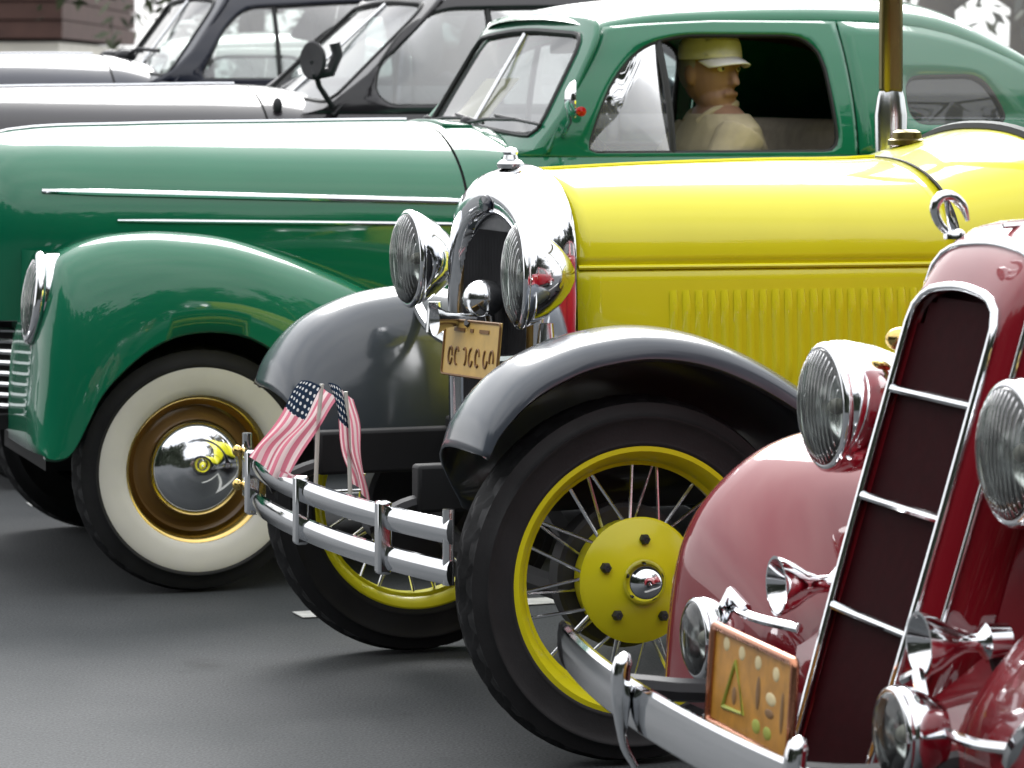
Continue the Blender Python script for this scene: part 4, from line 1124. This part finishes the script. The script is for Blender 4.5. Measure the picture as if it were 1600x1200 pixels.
    b = tube(cr([base + Vector((-0.02, 0, 0.0)), base + Vector((0.005, 0, 0.05)), base + Vector((0.012, 0, 0.095))], 10), [0.012] * 5 + [0.008] * 5, 8)
    c = xf(lathe([(0.030, -0.01), (0.030, 0.008), (0.022, 0.016), (0.001, 0.018)], 20, 'z'), Matrix.Translation(base + Vector((-0.01, 0, 0.0))))
    v, f = merge(a, b, c); v = [tuple(base + (Vector(p) - base) * 0.58 + Vector((0.035, 0, 0.004))) for p in v]; make("hood_ornament", v, f, 'chrome', r, angle=60)
    # headlights
    body = [(0.104, 0.0), (0.111, 0.012), (0.112, 0.035), (0.104, 0.08), (0.086, 0.13), (0.060, 0.175), (0.030, 0.205), (0.001, 0.215)]
    for sg in (1, -1):
        headlight(r, (0.105, sg * 0.372, 0.835), 0.100, body, rim_w=0.010)
        v, f = tube(cr([(0.02, sg * 0.37, 0.74), (0.0, sg * 0.35, 0.68), (-0.04, sg * 0.30, 0.62)], 8), 0.016, 8); make("headlight_post", v, f, 'chrome', r)
        c = Vector((0.0, sg * 0.30, 0.952))
        v, f = merge(ellipsoid(c, (0.028, 0.018, 0.020), 14, 10), tube([c, (-0.03, sg * 0.25, 0.93)], 0.008, 6)); make("marker_lamp", v, f, 'brass', r)
    # fenders
    crown = [(.292, .29), (.285, .44), (.264, .560), (.214, .645), (.117, .722), (0, .755), (-.15, .762), (-.30, .725), (-.50, .60), (-.70, .45), (-.90, .335), (-1.0, .30)]
    lip = [(.24, .27), (.225, .35), (.20, .43), (.16, .50), (.09, .56), (0, .595), (-.13, .60), (-.26, .55), (-.42, .43), (-.60, .335), (-.85, .295), (-.96, .285)]
    inner = [(.205, .27), (.20, .33), (.19, .38), (.15, .42), (.09, .45), (0, .46), (-.14, .46), (-.28, .45), (-.48, .42), (-.68, .36), (-.88, .30), (-.98, .28)]
    back = lambda L: [(x - 0.047, z) for x, z in L]
    for sg in (1, -1):
        fender("front_fender", back(crown), back(lip), back(inner), 0.73, 0.865, 0.24, sg, 'maroon', r, n=60, m=14, kin=0.55)
    # apron between the fenders under the grille
    rows = [[(x, y, z) for y in np.linspace(-0.42, 0.42, 15)] for x, z in ((0.16, 0.30), (0.19, 0.36), (0.17, 0.44), (0.08, 0.52), (-0.02, 0.56))]
    v, f = loft(rows); make("front_apron", v, f, 'maroon', r, angle=60, solid=0.004)
    # horns
    for sg in (1, -1):
        prof = [(0.001, -0.125), (0.026, -0.120), (0.028, -0.085), (0.014, -0.072), (0.015, -0.050), (0.026, -0.028), (0.040, -0.006), (0.048, 0.014), (0.050, 0.022), (0.045, 0.022), (0.030, 0.002), (0.008, -0.02)]
        h = make("horn", *lathe(prof, 28, 'x'), 'chrome', r, angle=50); h.location = (0.200, sg * 0.300, 0.548)
        v, f = tube([(0.10, sg * 0.30, 0.53), (0.08, sg * 0.29, 0.48)], 0.012, 8); make("horn_bracket", v, f, 'iron', r)
    # fog lamps on a chrome bar
    for sg in (1, -1):
        fl = headlight(r, (0.315, sg * 0.43, 0.445), 0.062, [(0.066, 0.0), (0.070, 0.01), (0.066, 0.03), (0.045, 0.07), (0.001, 0.085)], name="fog_lamp", rim_w=0.007, fluted=False)
        v, f = tube([(0.27, sg * 0.43, 0.49), (0.265, sg * 0.40, 0.525), (0.26, sg * 0.34, 0.505)], 0.010, 8); make("fog_lamp_bracket", v, f, 'chrome', r)
    v, f = tube(cr([(0.255, -0.43, 0.500), (0.262, -0.30, 0.498), (0.225, -0.185, 0.496)], 12), 0.0085, 8); make("lamp_bar", v, f, 'chrome', r)
    v, f = tube(cr([(0.255, 0.44, 0.452), (0.245, 0.56, 0.452), (0.225, 0.66, 0.462)], 12), 0.0085, 8); make("lamp_bar", v, f, 'chrome', r)
    v, f = tube(cr([(0.225, 0.64, 0.440), (0.235, 0.68, 0.475), (0.215, 0.72, 0.515)], 8), 0.016, 8); make("fender_bracket", v, f, 'chrome', r)
    # bumper
    bx = lambda y: 0.505 - 0.075 * (abs(y) / 0.84) ** 2.2
    ys = np.linspace(-0.84, 0.84, 37); rings = []
    for y in ys:
        p = Vector((bx(y), y, 0.382)); t = Vector((1, 0.20 * y / 0.84, 0)).normalized()
        e = 1.0 if abs(y) < 0.81 else 0.88
        rings.append([tuple(p + t * a + Vector((0, 0, b * e))) for a, b in ((-0.010, -0.038), (-0.002, -0.040), (0.004, -0.034), (0.007, -0.015), (0.007, 0.015), (0.004, 0.034), (-0.002, 0.040), (-0.010, 0.038))])
    v, f = loft(rings, True, True); bm = make("bumper", v, f, 'chrome', r, angle=35)
    for y in (-0.20, 0.52):
        x = bx(y) + 0.018
        v, f = tube(cr([(x - 0.02, y, 0.285), (x, y, 0.325), (x + 0.004, y, 0.39), (x + 0.004, y, 0.44), (x - 0.006, y, 0.468)], 16), list(np.interp(np.linspace(0, 1, 16), [0, 0.3, 0.6, 0.93, 1], [0.006, 0.008, 0.017, 0.016, 0.006])), 12)
        make("bumper_guard", v, f, 'chrome', bm, angle=60)
    for sg in (1, -1):
        v, f = tube(cr([(0.05, sg * 0.36, 0.40), (0.30, sg * 0.36, 0.37), (0.47, sg * 0.37, 0.385)], 10), 0.02, 8); make("bumper_iron", v, f, 'iron', bm)
    # plate in a copper-toned frame
    pl = make("license_plate", *box(0, 0, 0, 0.006, 0.35, 0.145), 'plate_gold', r, bevel=0.002)
    pl.location = (0.415, 0.115, 0.455); pl.rotation_euler = (0, rad(-4), 0)
    edge = [(0.004, y, z) for y, z in rounded([(-0.178, -0.075), (0.178, -0.075), (0.178, 0.075), (-0.178, 0.075)], 0.012)]
    v, f = tube(edge, 0.0075, 8, True); make("plate_frame", v, f, 'copper', pl, angle=180)
    v, f = tube([(0.003, -0.118, -0.042), (0.003, -0.072, 0.034), (0.003, -0.026, -0.038), (0.003, -0.118, -0.042)], 0.0042, 6, False); make("triangle_mark", v, f, 'plate_green', pl)
    def dot(y, z, a, b, m, nm): v, f = ellipsoid((0.003, y, z), (0.0016, a, b), 12, 6); make(nm, v, f, m, pl)
    for y, z in ((-0.120, 0.054), (-0.050, 0.051), (0.022, 0.048), (0.100, 0.044)): dot(y, z, 0.014, 0.011, 'plate_pale', "pale_mark")
    dot(0.085, 0.004, 0.022, 0.010, 'plate_pale', "pale_mark"); dot(0.030, -0.046, 0.018, 0.011, 'plate_green', "green_mark"); dot(0.078, -0.048, 0.018, 0.010, 'plate_green', "green_mark")
    for y, z, a, b in ((0.030, 0.004, 0.010, 0.026), (0.134, -0.008, 0.008, 0.032), (-0.072, -0.018, 0.010, 0.014), (0.082, -0.018, 0.020, 0.007)): dot(y, z, a, b, 'plate_ink', "dark_mark")
    v, f = merge(box(0.412, -0.03, 0.365, 0.012, 0.17, 0.035), box(0.46, -0.03, 0.355, 0.09, 0.06, 0.012)); make("plate_bracket", v, f, 'nickel', r, bevel=0.004)
red_front()
# ---------------------------------------------------------------- small flags on the roadster's bumper
def flag_mat():
    m, n, l, p = new_mat("flag_cloth")
    uv = n.new("ShaderNodeUVMap"); sp = n.new("ShaderNodeSeparateXYZ"); l.new(uv.outputs[0], sp.inputs[0])
    def math_(op, a, b=None):
        x = n.new("ShaderNodeMath"); x.operation = op
        for i, q in enumerate((a, b)):
            if q is None: continue
            if isinstance(q, (int, float)): x.inputs[i].default_value = q
            else: l.new(q, x.inputs[i])
        return x.outputs[0]
    st = math_('LESS_THAN', math_('MODULO', math_('MULTIPLY', sp.outputs[1], 13.0), 2.0), 1.0)
    can = math_('MULTIPLY', math_('LESS_THAN', sp.outputs[0], 0.36), math_('GREATER_THAN', sp.outputs[1], 0.4615))
    # rows of stars as dots
    fu = math_('SUBTRACT', math_('FRACT', math_('MULTIPLY', sp.outputs[0], 15.0)), 0.5)
    fv = math_('SUBTRACT', math_('FRACT', math_('MULTIPLY', sp.outputs[1], 11.0)), 0.5)
    d = math_('ADD', math_('MULTIPLY', fu, fu), math_('MULTIPLY', fv, fv))
    star = math_('LESS_THAN', d, 0.06)
    m1 = n.new("ShaderNodeMix"); m1.data_type = 'RGBA'; m1.inputs[6].default_value = (0.78, 0.64, 0.64, 1); m1.inputs[7].default_value = (0.62, 0.20, 0.27, 1); l.new(st, m1.inputs[0])
    m2 = n.new("ShaderNodeMix"); m2.data_type = 'RGBA'; m2.inputs[6].default_value = (0.010, 0.022, 0.045, 1); m2.inputs[7].default_value = (0.6, 0.6, 0.6, 1); l.new(star, m2.inputs[0])
    m3 = n.new("ShaderNodeMix"); m3.data_type = 'RGBA'; l.new(can, m3.inputs[0]); l.new(m1.outputs[2], m3.inputs[6]); l.new(m2.outputs[2], m3.inputs[7])
    l.new(m3.outputs[2], p.inputs["Base Color"]); p.inputs["Roughness"].default_value = 0.8
    tl = n.new("ShaderNodeBsdfTranslucent"); l.new(m3.outputs[2], tl.inputs["Color"]); ms = n.new("ShaderNodeMixShader"); ms.inputs[0].default_value = 0.5
    l.new(p.outputs[0], ms.inputs[1]); l.new(tl.outputs[0], ms.inputs[2]); l.new(ms.outputs[0], n["Material Output"].inputs[0])
    return m
M['flag'] = flag_mat()
def flag(A, B, C_, D, label, seed, fold, stick):
    """A-B the hoist end, D-C the fly end, in the roadster's own coordinates"""
    loc = to_world('yel', (stick[0][0], stick[0][1], stick[0][2]))
    root = empty("small_flag", loc, math.pi + rad(A_Y))
    o0 = Vector(stick[0])
    rnd = random.Random(seed); nu, nv = 28, 16
    A, B, C_, D = map(Vector, (A, B, C_, D))
    V, UV, F = [], [], []
    for i in range(nu + 1):
        u = i / nu
        for j in range(nv + 1):
            w = j / nv
            p = (A * (1 - w) + B * w) * (1 - u) + (D * (1 - w) + C_ * w) * u
            amp = fold * (0.35 + 0.65 * u)
            p = p + Vector((0.004 * math.sin(9 * u + seed), amp * math.sin(2 * math.pi * (w * 2.1 + 0.25 * u) + seed), 0.006 * math.sin(5 * w + 7 * u)))
            V.append(tuple(p - o0)); UV.append((u, 1 - w))
    for i in range(nu):
        for j in range(nv):
            a = i * (nv + 1) + j; F.append((a, a + 1, a + nv + 2, a + nv + 1))
    c = make("cloth", V, F, 'flag', root, angle=180)
    uvl = c.data.uv_layers.new(name="UVMap")
    for lp in c.data.loops: uvl.data[lp.index].uv = UV[lp.vertex_index]
    v, f = tube([tuple(Vector(p) - o0) for p in stick], 0.005, 8); make("stick", v, f, 'whitewall', root)
    tag(root, label, "flag", "small flags on the bumper")
    return root
def PX(px, py, y):     # a point of the roadster frame on the plane at side offset y
    (ox, oy), a = CARPOS['yel']; a = rad(a)
    u, w = (px - 800) / 5200, -(py - 130) / 5200
    Fx, Fy, Lx, Ly = -math.cos(a), -math.sin(a), math.sin(a), -math.cos(a)
    Dp = (y + ox * Lx + oy * Ly) / (u * Lx + Ly)
    X, Yp = Dp * u - ox, Dp - oy
    return (X * Fx + Yp * Fy, y, 1.38 + w * Dp)
flag(PX(472, 594, -.16), PX(530, 616, -.16), PX(444, 752, -.16), PX(386, 716, -.16), "striped flag spreading left above the roadster's bumper, beside the whitewall wheel", 1, 0.016,
     [PX(492, 792, -.16), PX(497, 660, -.16), PX(503, 600, -.16)])
flag(PX(514, 598, -.10), PX(554, 620, -.10), PX(578, 782, -.10), PX(550, 760, -.10), "narrow folded striped flag hanging right above the roadster's bumper", 2.4, 0.012,
     [PX(548, 812, -.10), PX(545, 680, -.10), PX(540, 612, -.10)])

# ---------------------------------------------------------------- card on the green car's dashboard
def card():
    p = [(-0.995, -0.30, 1.262), (-1.01, -0.02, 1.262), (-1.115, 0.0, 1.395), (-1.10, -0.28, 1.395)]
    off = -0.035
    W_ = [to_world('grn', (a + off, b, c)) for a, b, c in p]
    o0 = Vector(W_[0]); o = make("paper_card", [tuple(Vector(q) - o0) for q in W_], [(0, 1, 2, 3)], 'paper', None, smooth=False, solid=0.002)
    o.location = o0
    tag(o, "cream paper card propped inside the green coupe's windshield", "card")
card()

# ---------------------------------------------------------------- driver in the green coupe
def driver():
    hx, hy, hz = -1.60, 0.38, 0.82
    root = empty("person", to_world('grn', (hx, hy, hz)), math.pi + rad(A_G))
    tag(root, "driver in a white cap and beige shirt sitting in the green coupe", "person")
    def rings_loft(secs, n=20):
        rs = []
        for (x, y, z, rx, ry) in secs: rs.append([(x + rx * math.cos(t), y + ry * math.sin(t), z) for t in np.linspace(0, 2 * math.pi, n, endpoint=False)])
        return loft(rs, True, True)
    torso_s = [(0, 0, -0.08, .11, .16), (0, 0, 0.02, .125, .175), (-.02, 0, .14, .115, .16), (-.04, 0, .27, .12, .175), (-.05, 0, .37, .115, .195), (-.05, 0, .43, .09, .19), (-.045, 0, .47, .07, .13), (-.04, 0, .50, .055, .07)]
    torso = rings_loft(torso_s)
    neck = tube([(-.04, 0, .44), (-.03, 0, .53)], [.055, .052], 14)
    H = Matrix.Translation((-.02, 0, .590)) @ Matrix.Rotation(rad(112), 4, 'Z')     # head turned to the open window
    head = [ellipsoid((0, 0, 0.01), (.095, .076, .112), 24, 16), ellipsoid((.03, 0, -.075), (.06, .055, .045), 16, 10)]
    head.append(tube([(.088, 0, .02), (.104, 0, -.012), (.112, 0, -.028), (.092, 0, -.036)], [.010, .012, .015, .010], 8))
    for s in (1, -1): head.append(ellipsoid((-.005, s * .078, -.005), (.022, .010, .032), 10, 8)); 
    head.append(tube([(.086, -.025, -.062), (.094, 0, -.060), (.086, .025, -.062)], .009, 8))
    for s in (1, -1): head.append(ellipsoid((.080, s * .032, .028), (.018, .026, .009), 10, 8))
    head = [xf(h, H) for h in head]
    limbs = []
    for s in (1, -1):
        sh, el, wr = Vector((-.05, s * .19, .41)), Vector((.10, s * .25, .20)), Vector((.26, s * .165, .22))
        limbs.append(tube(cr([sh, (sh + el) / 2, el, (el + wr) / 2, wr], 16), list(np.interp(np.linspace(0, 1, 16), [0, .45, .55, 1], [.060, .044, .042, .028])), 12))
        limbs.append(ellipsoid(wr + Vector((.035, 0, .03)), (.045, .022, .04), 14, 10))
        for k in range(4):
            b = wr + Vector((.055, s * .0, .055 - .02 * k)); ln = (.045, .052, .048, .038)[k]
            limbs.append(tube([b, b + Vector((ln * .6, -s * .022, .0)), b + Vector((ln * .35, -s * .046, -.002)), b + Vector((0, -s * .042, -.004))], [.009, .0088, .008, .007], 8))
        b = wr + Vector((.03, -s * .01, .06)); limbs.append(tube([b, b + Vector((.025, -s * .022, .012)), b + Vector((.042, -s * .036, -.002))], [.011, .010, .008], 8))
        hip, kn, an = Vector((.0, s * .10, .0)), Vector((.42, s * .13, .06)), Vector((.66, s * .12, -.20))
        limbs.append(tube(cr([hip, (hip + kn) / 2, kn, (kn + an) / 2, an], 16), list(np.interp(np.linspace(0, 1, 16), [0, .5, .6, 1], [.09, .062, .058, .04])), 12))
        limbs.append(tube([an + Vector((-.06, 0, -.03)), an + Vector((.04, 0, -.035)), an + Vector((.16, 0, -.0))], [.035, .04, .03], 10))
    v, f = merge(torso, neck, *head, *limbs)
    b = make("body", v, f, 'skin', root, angle=180)
    rm = b.modifiers.new("remesh", 'REMESH'); rm.mode = 'VOXEL'; rm.voxel_size = 0.0055; rm.use_smooth_shade = True
    sm = b.modifiers.new("smooth", 'SMOOTH'); sm.factor = 0.5; sm.iterations = 3
    # shirt with sleeves to the elbow, open collar
    sh_parts = [rings_loft([(x, y, z, a + .014, c + .014) for x, y, z, a, c in torso_s[:-1]])]
    for s in (1, -1):
        sh, el = Vector((-.05, s * .18, .41)), Vector((.09, s * .247, .215)); sh_parts.append(tube(cr([sh, (sh + el) / 2, el], 8), [.074, .074, .070, .066, .063, .061, .060, .060], 14))
    v, f = merge(*sh_parts); s_ = make("shirt", v, f, 'shirt', root, angle=180)
    rm = s_.modifiers.new("remesh", 'REMESH'); rm.mode = 'VOXEL'; rm.voxel_size = 0.008; rm.use_smooth_shade = True
    v, f = tube(cr([(.035, -.05, .445), (-.0, -.075, .475), (-.07, -.06, .495), (-.09, 0, .50), (-.07, .06, .495), (0, .075, .475), (.035, .05, .445)], 24), .014, 8); make("collar", v, f, 'shirt', s_)
    tr_ = []
    for s in (1, -1):
        hip, kn, an = Vector((-.02, s * .10, .0)), Vector((.42, s * .13, .065)), Vector((.64, s * .12, -.17))
        tr_.append(tube(cr([hip, (hip + kn) / 2, kn, (kn + an) / 2, an], 16), list(np.interp(np.linspace(0, 1, 16), [0, .5, .6, 1], [.104, .076, .072, .058])), 14))
    tr_.append(rings_loft([(0, 0, -.10, .125, .17), (0, 0, -.03, .135, .19), (0, 0, .03, .132, .185)]))
    v, f = merge(*tr_); t_ = make("trousers", v, f, 'trousers', root, angle=180)
    rm = t_.modifiers.new("remesh", 'REMESH'); rm.mode = 'VOXEL'; rm.voxel_size = 0.009; rm.use_smooth_shade = True
    # hair at the back and sides, cap, eyes
    v, f = ellipsoid((-.012, 0, .02), (.098, .082, .098), 24, 14); V2 = [p if not (p[0] > .03 and p[2] < .05) else (p[0] * .6, p[1] * .8, p[2]) for p in v]
    v, f = xf((V2, f), H); make("hair", v, f, 'hair', root, angle=180)
    prof = [(1.0, .040), (1.01, .062), (.97, .085), (.86, .106), (.66, .122), (.36, .131), (.01, .133)]
    v, f = lathe(prof, 30, 'z'); v = [(p[0] * .103, p[1] * .086, p[2]) for p in v]; v, f = xf((v, f), H); cp = make("cap", v, f, 'cap_grey', root, angle=180, solid=.004)
    rows = [[((.1045 - .10 * (zz - .045) ** 1.5 * 9) * math.cos(a), (.0875 - .08 * (zz - .045) ** 1.5 * 9) * math.sin(a), zz) for a in np.linspace(-1.0, 1.0, 13)] for zz in np.linspace(.046, .100, 6)]
    v, f = loft(rows); v, f = xf((v, f), H); make("front_panel", v, f, 'cap', cp, angle=180, solid=.003)
    rows = []
    for t in np.linspace(0, 1, 6):
        rows.append([((.098 + .048 * t) * math.cos(a * (1 - .12 * t)), (.086 - .010 * t) * math.sin(a), .046 - .020 * t - .014 * math.sin(a) ** 2) for a in np.linspace(-1.2, 1.2, 15)])
    v, f = loft(rows); v, f = xf((v, f), H); make("brim", v, f, 'cap', cp, angle=180, solid=.004)
    for s in (1, -1):
        v, f = ellipsoid((.080, s * .031, .012), (.011, .013, .009), 12, 8); v, f = xf((v, f), H); make("eye", v, f, 'whitewall', root)
        v, f = ellipsoid((.0885, s * .031, .012), (.004, .0055, .0055), 10, 8); v, f = xf((v, f), H); make("pupil", v, f, 'gasket', root)
driver()

# ---------------------------------------------------------------- trees and building beyond
def tree(x, y, h, spread, leafm, label, seed, base=1.2, leaves=5200, trunk_r=0.16):
    rnd = random.Random(seed)
    root = empty("tree", (x, y, 0))
    tag(root, label, "tree", "trees beyond the cars")
    pts = [(0, 0, -0.1), (rnd.uniform(-.1, .1), rnd.uniform(-.1, .1), h * .3), (rnd.uniform(-.3, .3), rnd.uniform(-.2, .2), h * .6), (rnd.uniform(-.5, .5), 0, h * .9)]
    parts = [tube(cr(pts, 14), list(np.linspace(trunk_r * 1.15, trunk_r * .25, 14)), 10)]
    tips = []
    for k in range(16):
        z = base + (h * .85 - base) * (k / 15) ** .9; a = k * 2.4 + rnd.uniform(-.4, .4)
        L = spread * (1 - .55 * (k / 15)) * rnd.uniform(.6, 1)
        s = Vector((0, 0, z)); e = Vector((L * math.cos(a), L * math.sin(a), z + L * rnd.uniform(-.05, .45)))
        md = (s + e) / 2 + Vector((0, 0, .12 * L))
        parts.append(tube(cr([s, md, e], 7), list(np.linspace(trunk_r * .32, .012, 7)), 6)); tips += [md, e, (md + e) / 2]
        for q in range(3):
            b = md.lerp(e, rnd.uniform(0, 1)); t = b + Vector((rnd.uniform(-.6, .6), rnd.uniform(-.6, .6), rnd.uniform(-.2, .5))); parts.append(tube([b, t], [.014, .006], 5)); tips.append(t)
    v, f = merge(*parts); make("trunk", v, f, 'bark', root, angle=60)
    V, F = [], []
    for k in range(leaves):
        c = rnd.choice(tips); r = rnd.gauss(0, .30)
        p = Vector(c) + Vector((rnd.gauss(0, .32), rnd.gauss(0, .32), rnd.gauss(0, .26)))
        n = Vector((rnd.gauss(0, 1), rnd.gauss(0, 1), rnd.gauss(.5, 1))).normalized(); t = n.orthogonal().normalized(); t.rotate(Matrix.Rotation(rnd.uniform(0, 6.28), 3, n)); bt = n.cross(t)
        s = rnd.uniform(.035, .075)
        i = len(V)
        V += [tuple(p - t * s * 1.5), tuple(p + bt * s * .6), tuple(p + t * s * 1.5), tuple(p - bt * s * .6)]; F.append((i, i + 1, i + 2, i + 3))
    o = make("crown", V, F, leafm, root, smooth=False)
    return root
def wx_(px, D): return (px - 800) / 5200 * D
tree(wx_(1475, 24), 24, 6.5, 2.0, 'leaf_b', "grey green tree above the green coupe's sloping tail at upper right", 3, base=1.9)
tree(wx_(1600, 30), 30, 7.5, 2.4, 'leaf_a', "olive tree at the upper right corner, behind the grey green one", 5, base=1.6)
tree(wx_(395, 33), 33, 7.0, 2.6, 'leaf_a', "olive tree seen through the navy sedan's window", 11, base=1.0)
tree(wx_(560, 38), 38, 8.0, 2.6, 'leaf_b', "tree far behind the black sedan's windshield", 13, base=1.4)

def building():
    D = 42.0
    x1, x0 = wx_(92, D), wx_(92, D) - 12.0
    root = empty("building", (x1, D, 0))
    tag(root, "low brown-sided building with a cream base at the upper left corner", "building")
    w = x0 - x1
    v, f = box(w / 2, 4, 0.95, -w, 8, 1.9); make("wall_base", v, f, 'cream_wall', root, smooth=False)
    for k in range(9):
        z = 1.95 + 0.24 * k
        v, f = box(w / 2, 4, z + 0.11, -w + 0.10, 8.10, 0.225); v = [(p[0], p[1] - (0.03 if p[2] < z + .1 and p[1] < 1 else 0), p[2]) for p in v]
        make("siding_board", v, f, 'brown_wall', root, smooth=False)
    V = [(w - .5, -.6, 4.1), (.5, -.6, 4.1), (.5, 4, 5.6), (w - .5, 4, 5.6), (w - .5, 8.6, 4.1), (.5, 8.6, 4.1)]
    make("roof", V, [(0, 1, 2, 3), (3, 2, 5, 4)], 'roofing', root, smooth=False, solid=.15)
    for k in range(3):
        cx = -2.2 - 3.6 * k
        v, f = box(cx, -0.10, 2.85, 1.3, 0.08, 1.1); wn_ = make("window", v, f, 'cream_wall', root, smooth=False)
        v, f = box(cx, -0.145, 2.85, 1.1, 0.02, 0.9); make("pane", v, f, 'core', wn_, smooth=False)
building()

# ---------------------------------------------------------------- wood added behind the viewer, tall and dense to block low sky (seen only in the paint and chrome)
def blocker_treeline():
    rnd = random.Random(21); V, F = [], []
    for k in range(46):
        a = rad(-200 + 220 * (k + rnd.uniform(-.3, .3)) / 45)
        R = rnd.uniform(15, 19); cx, cy = R * math.cos(a), R * math.sin(a)
        if cy > 6: continue
        h = rnd.uniform(9, 13.5)
        tv, tf = tube([(cx, cy, -.1), (cx + rnd.uniform(-.3, .3), cy, h * .8)], [.2, .06], 7); i = len(V); V += tv; F += [tuple(q + i for q in f) for f in tf]
        blobs = [(cx + rnd.uniform(-1.6, 1.6), cy + rnd.uniform(-1.2, 1.2), rnd.uniform(.4, h * .9)) for _ in range(16)]
        for m_ in range(1100):
            b = rnd.choice(blobs); p = Vector(b) + Vector((rnd.gauss(0, .8), rnd.gauss(0, .8), rnd.gauss(0, .7)))
            n = Vector((rnd.gauss(0, 1), rnd.gauss(0, 1), rnd.gauss(.3, 1))).normalized(); t = n.orthogonal().normalized(); bt = n.cross(t); s = rnd.uniform(.28, .55)
            i = len(V); V += [tuple(p - t * s), tuple(p + bt * s * .6), tuple(p + t * s), tuple(p - bt * s * .6)]; F.append((i, i + 1, i + 2, i + 3))
    o = make("blocker_treeline", V, F, 'leaf_dark', None, smooth=False)
    tag(o, "unseen mass of trees behind the viewer, added to block low sky", "trees", kind="stuff")
blocker_treeline()
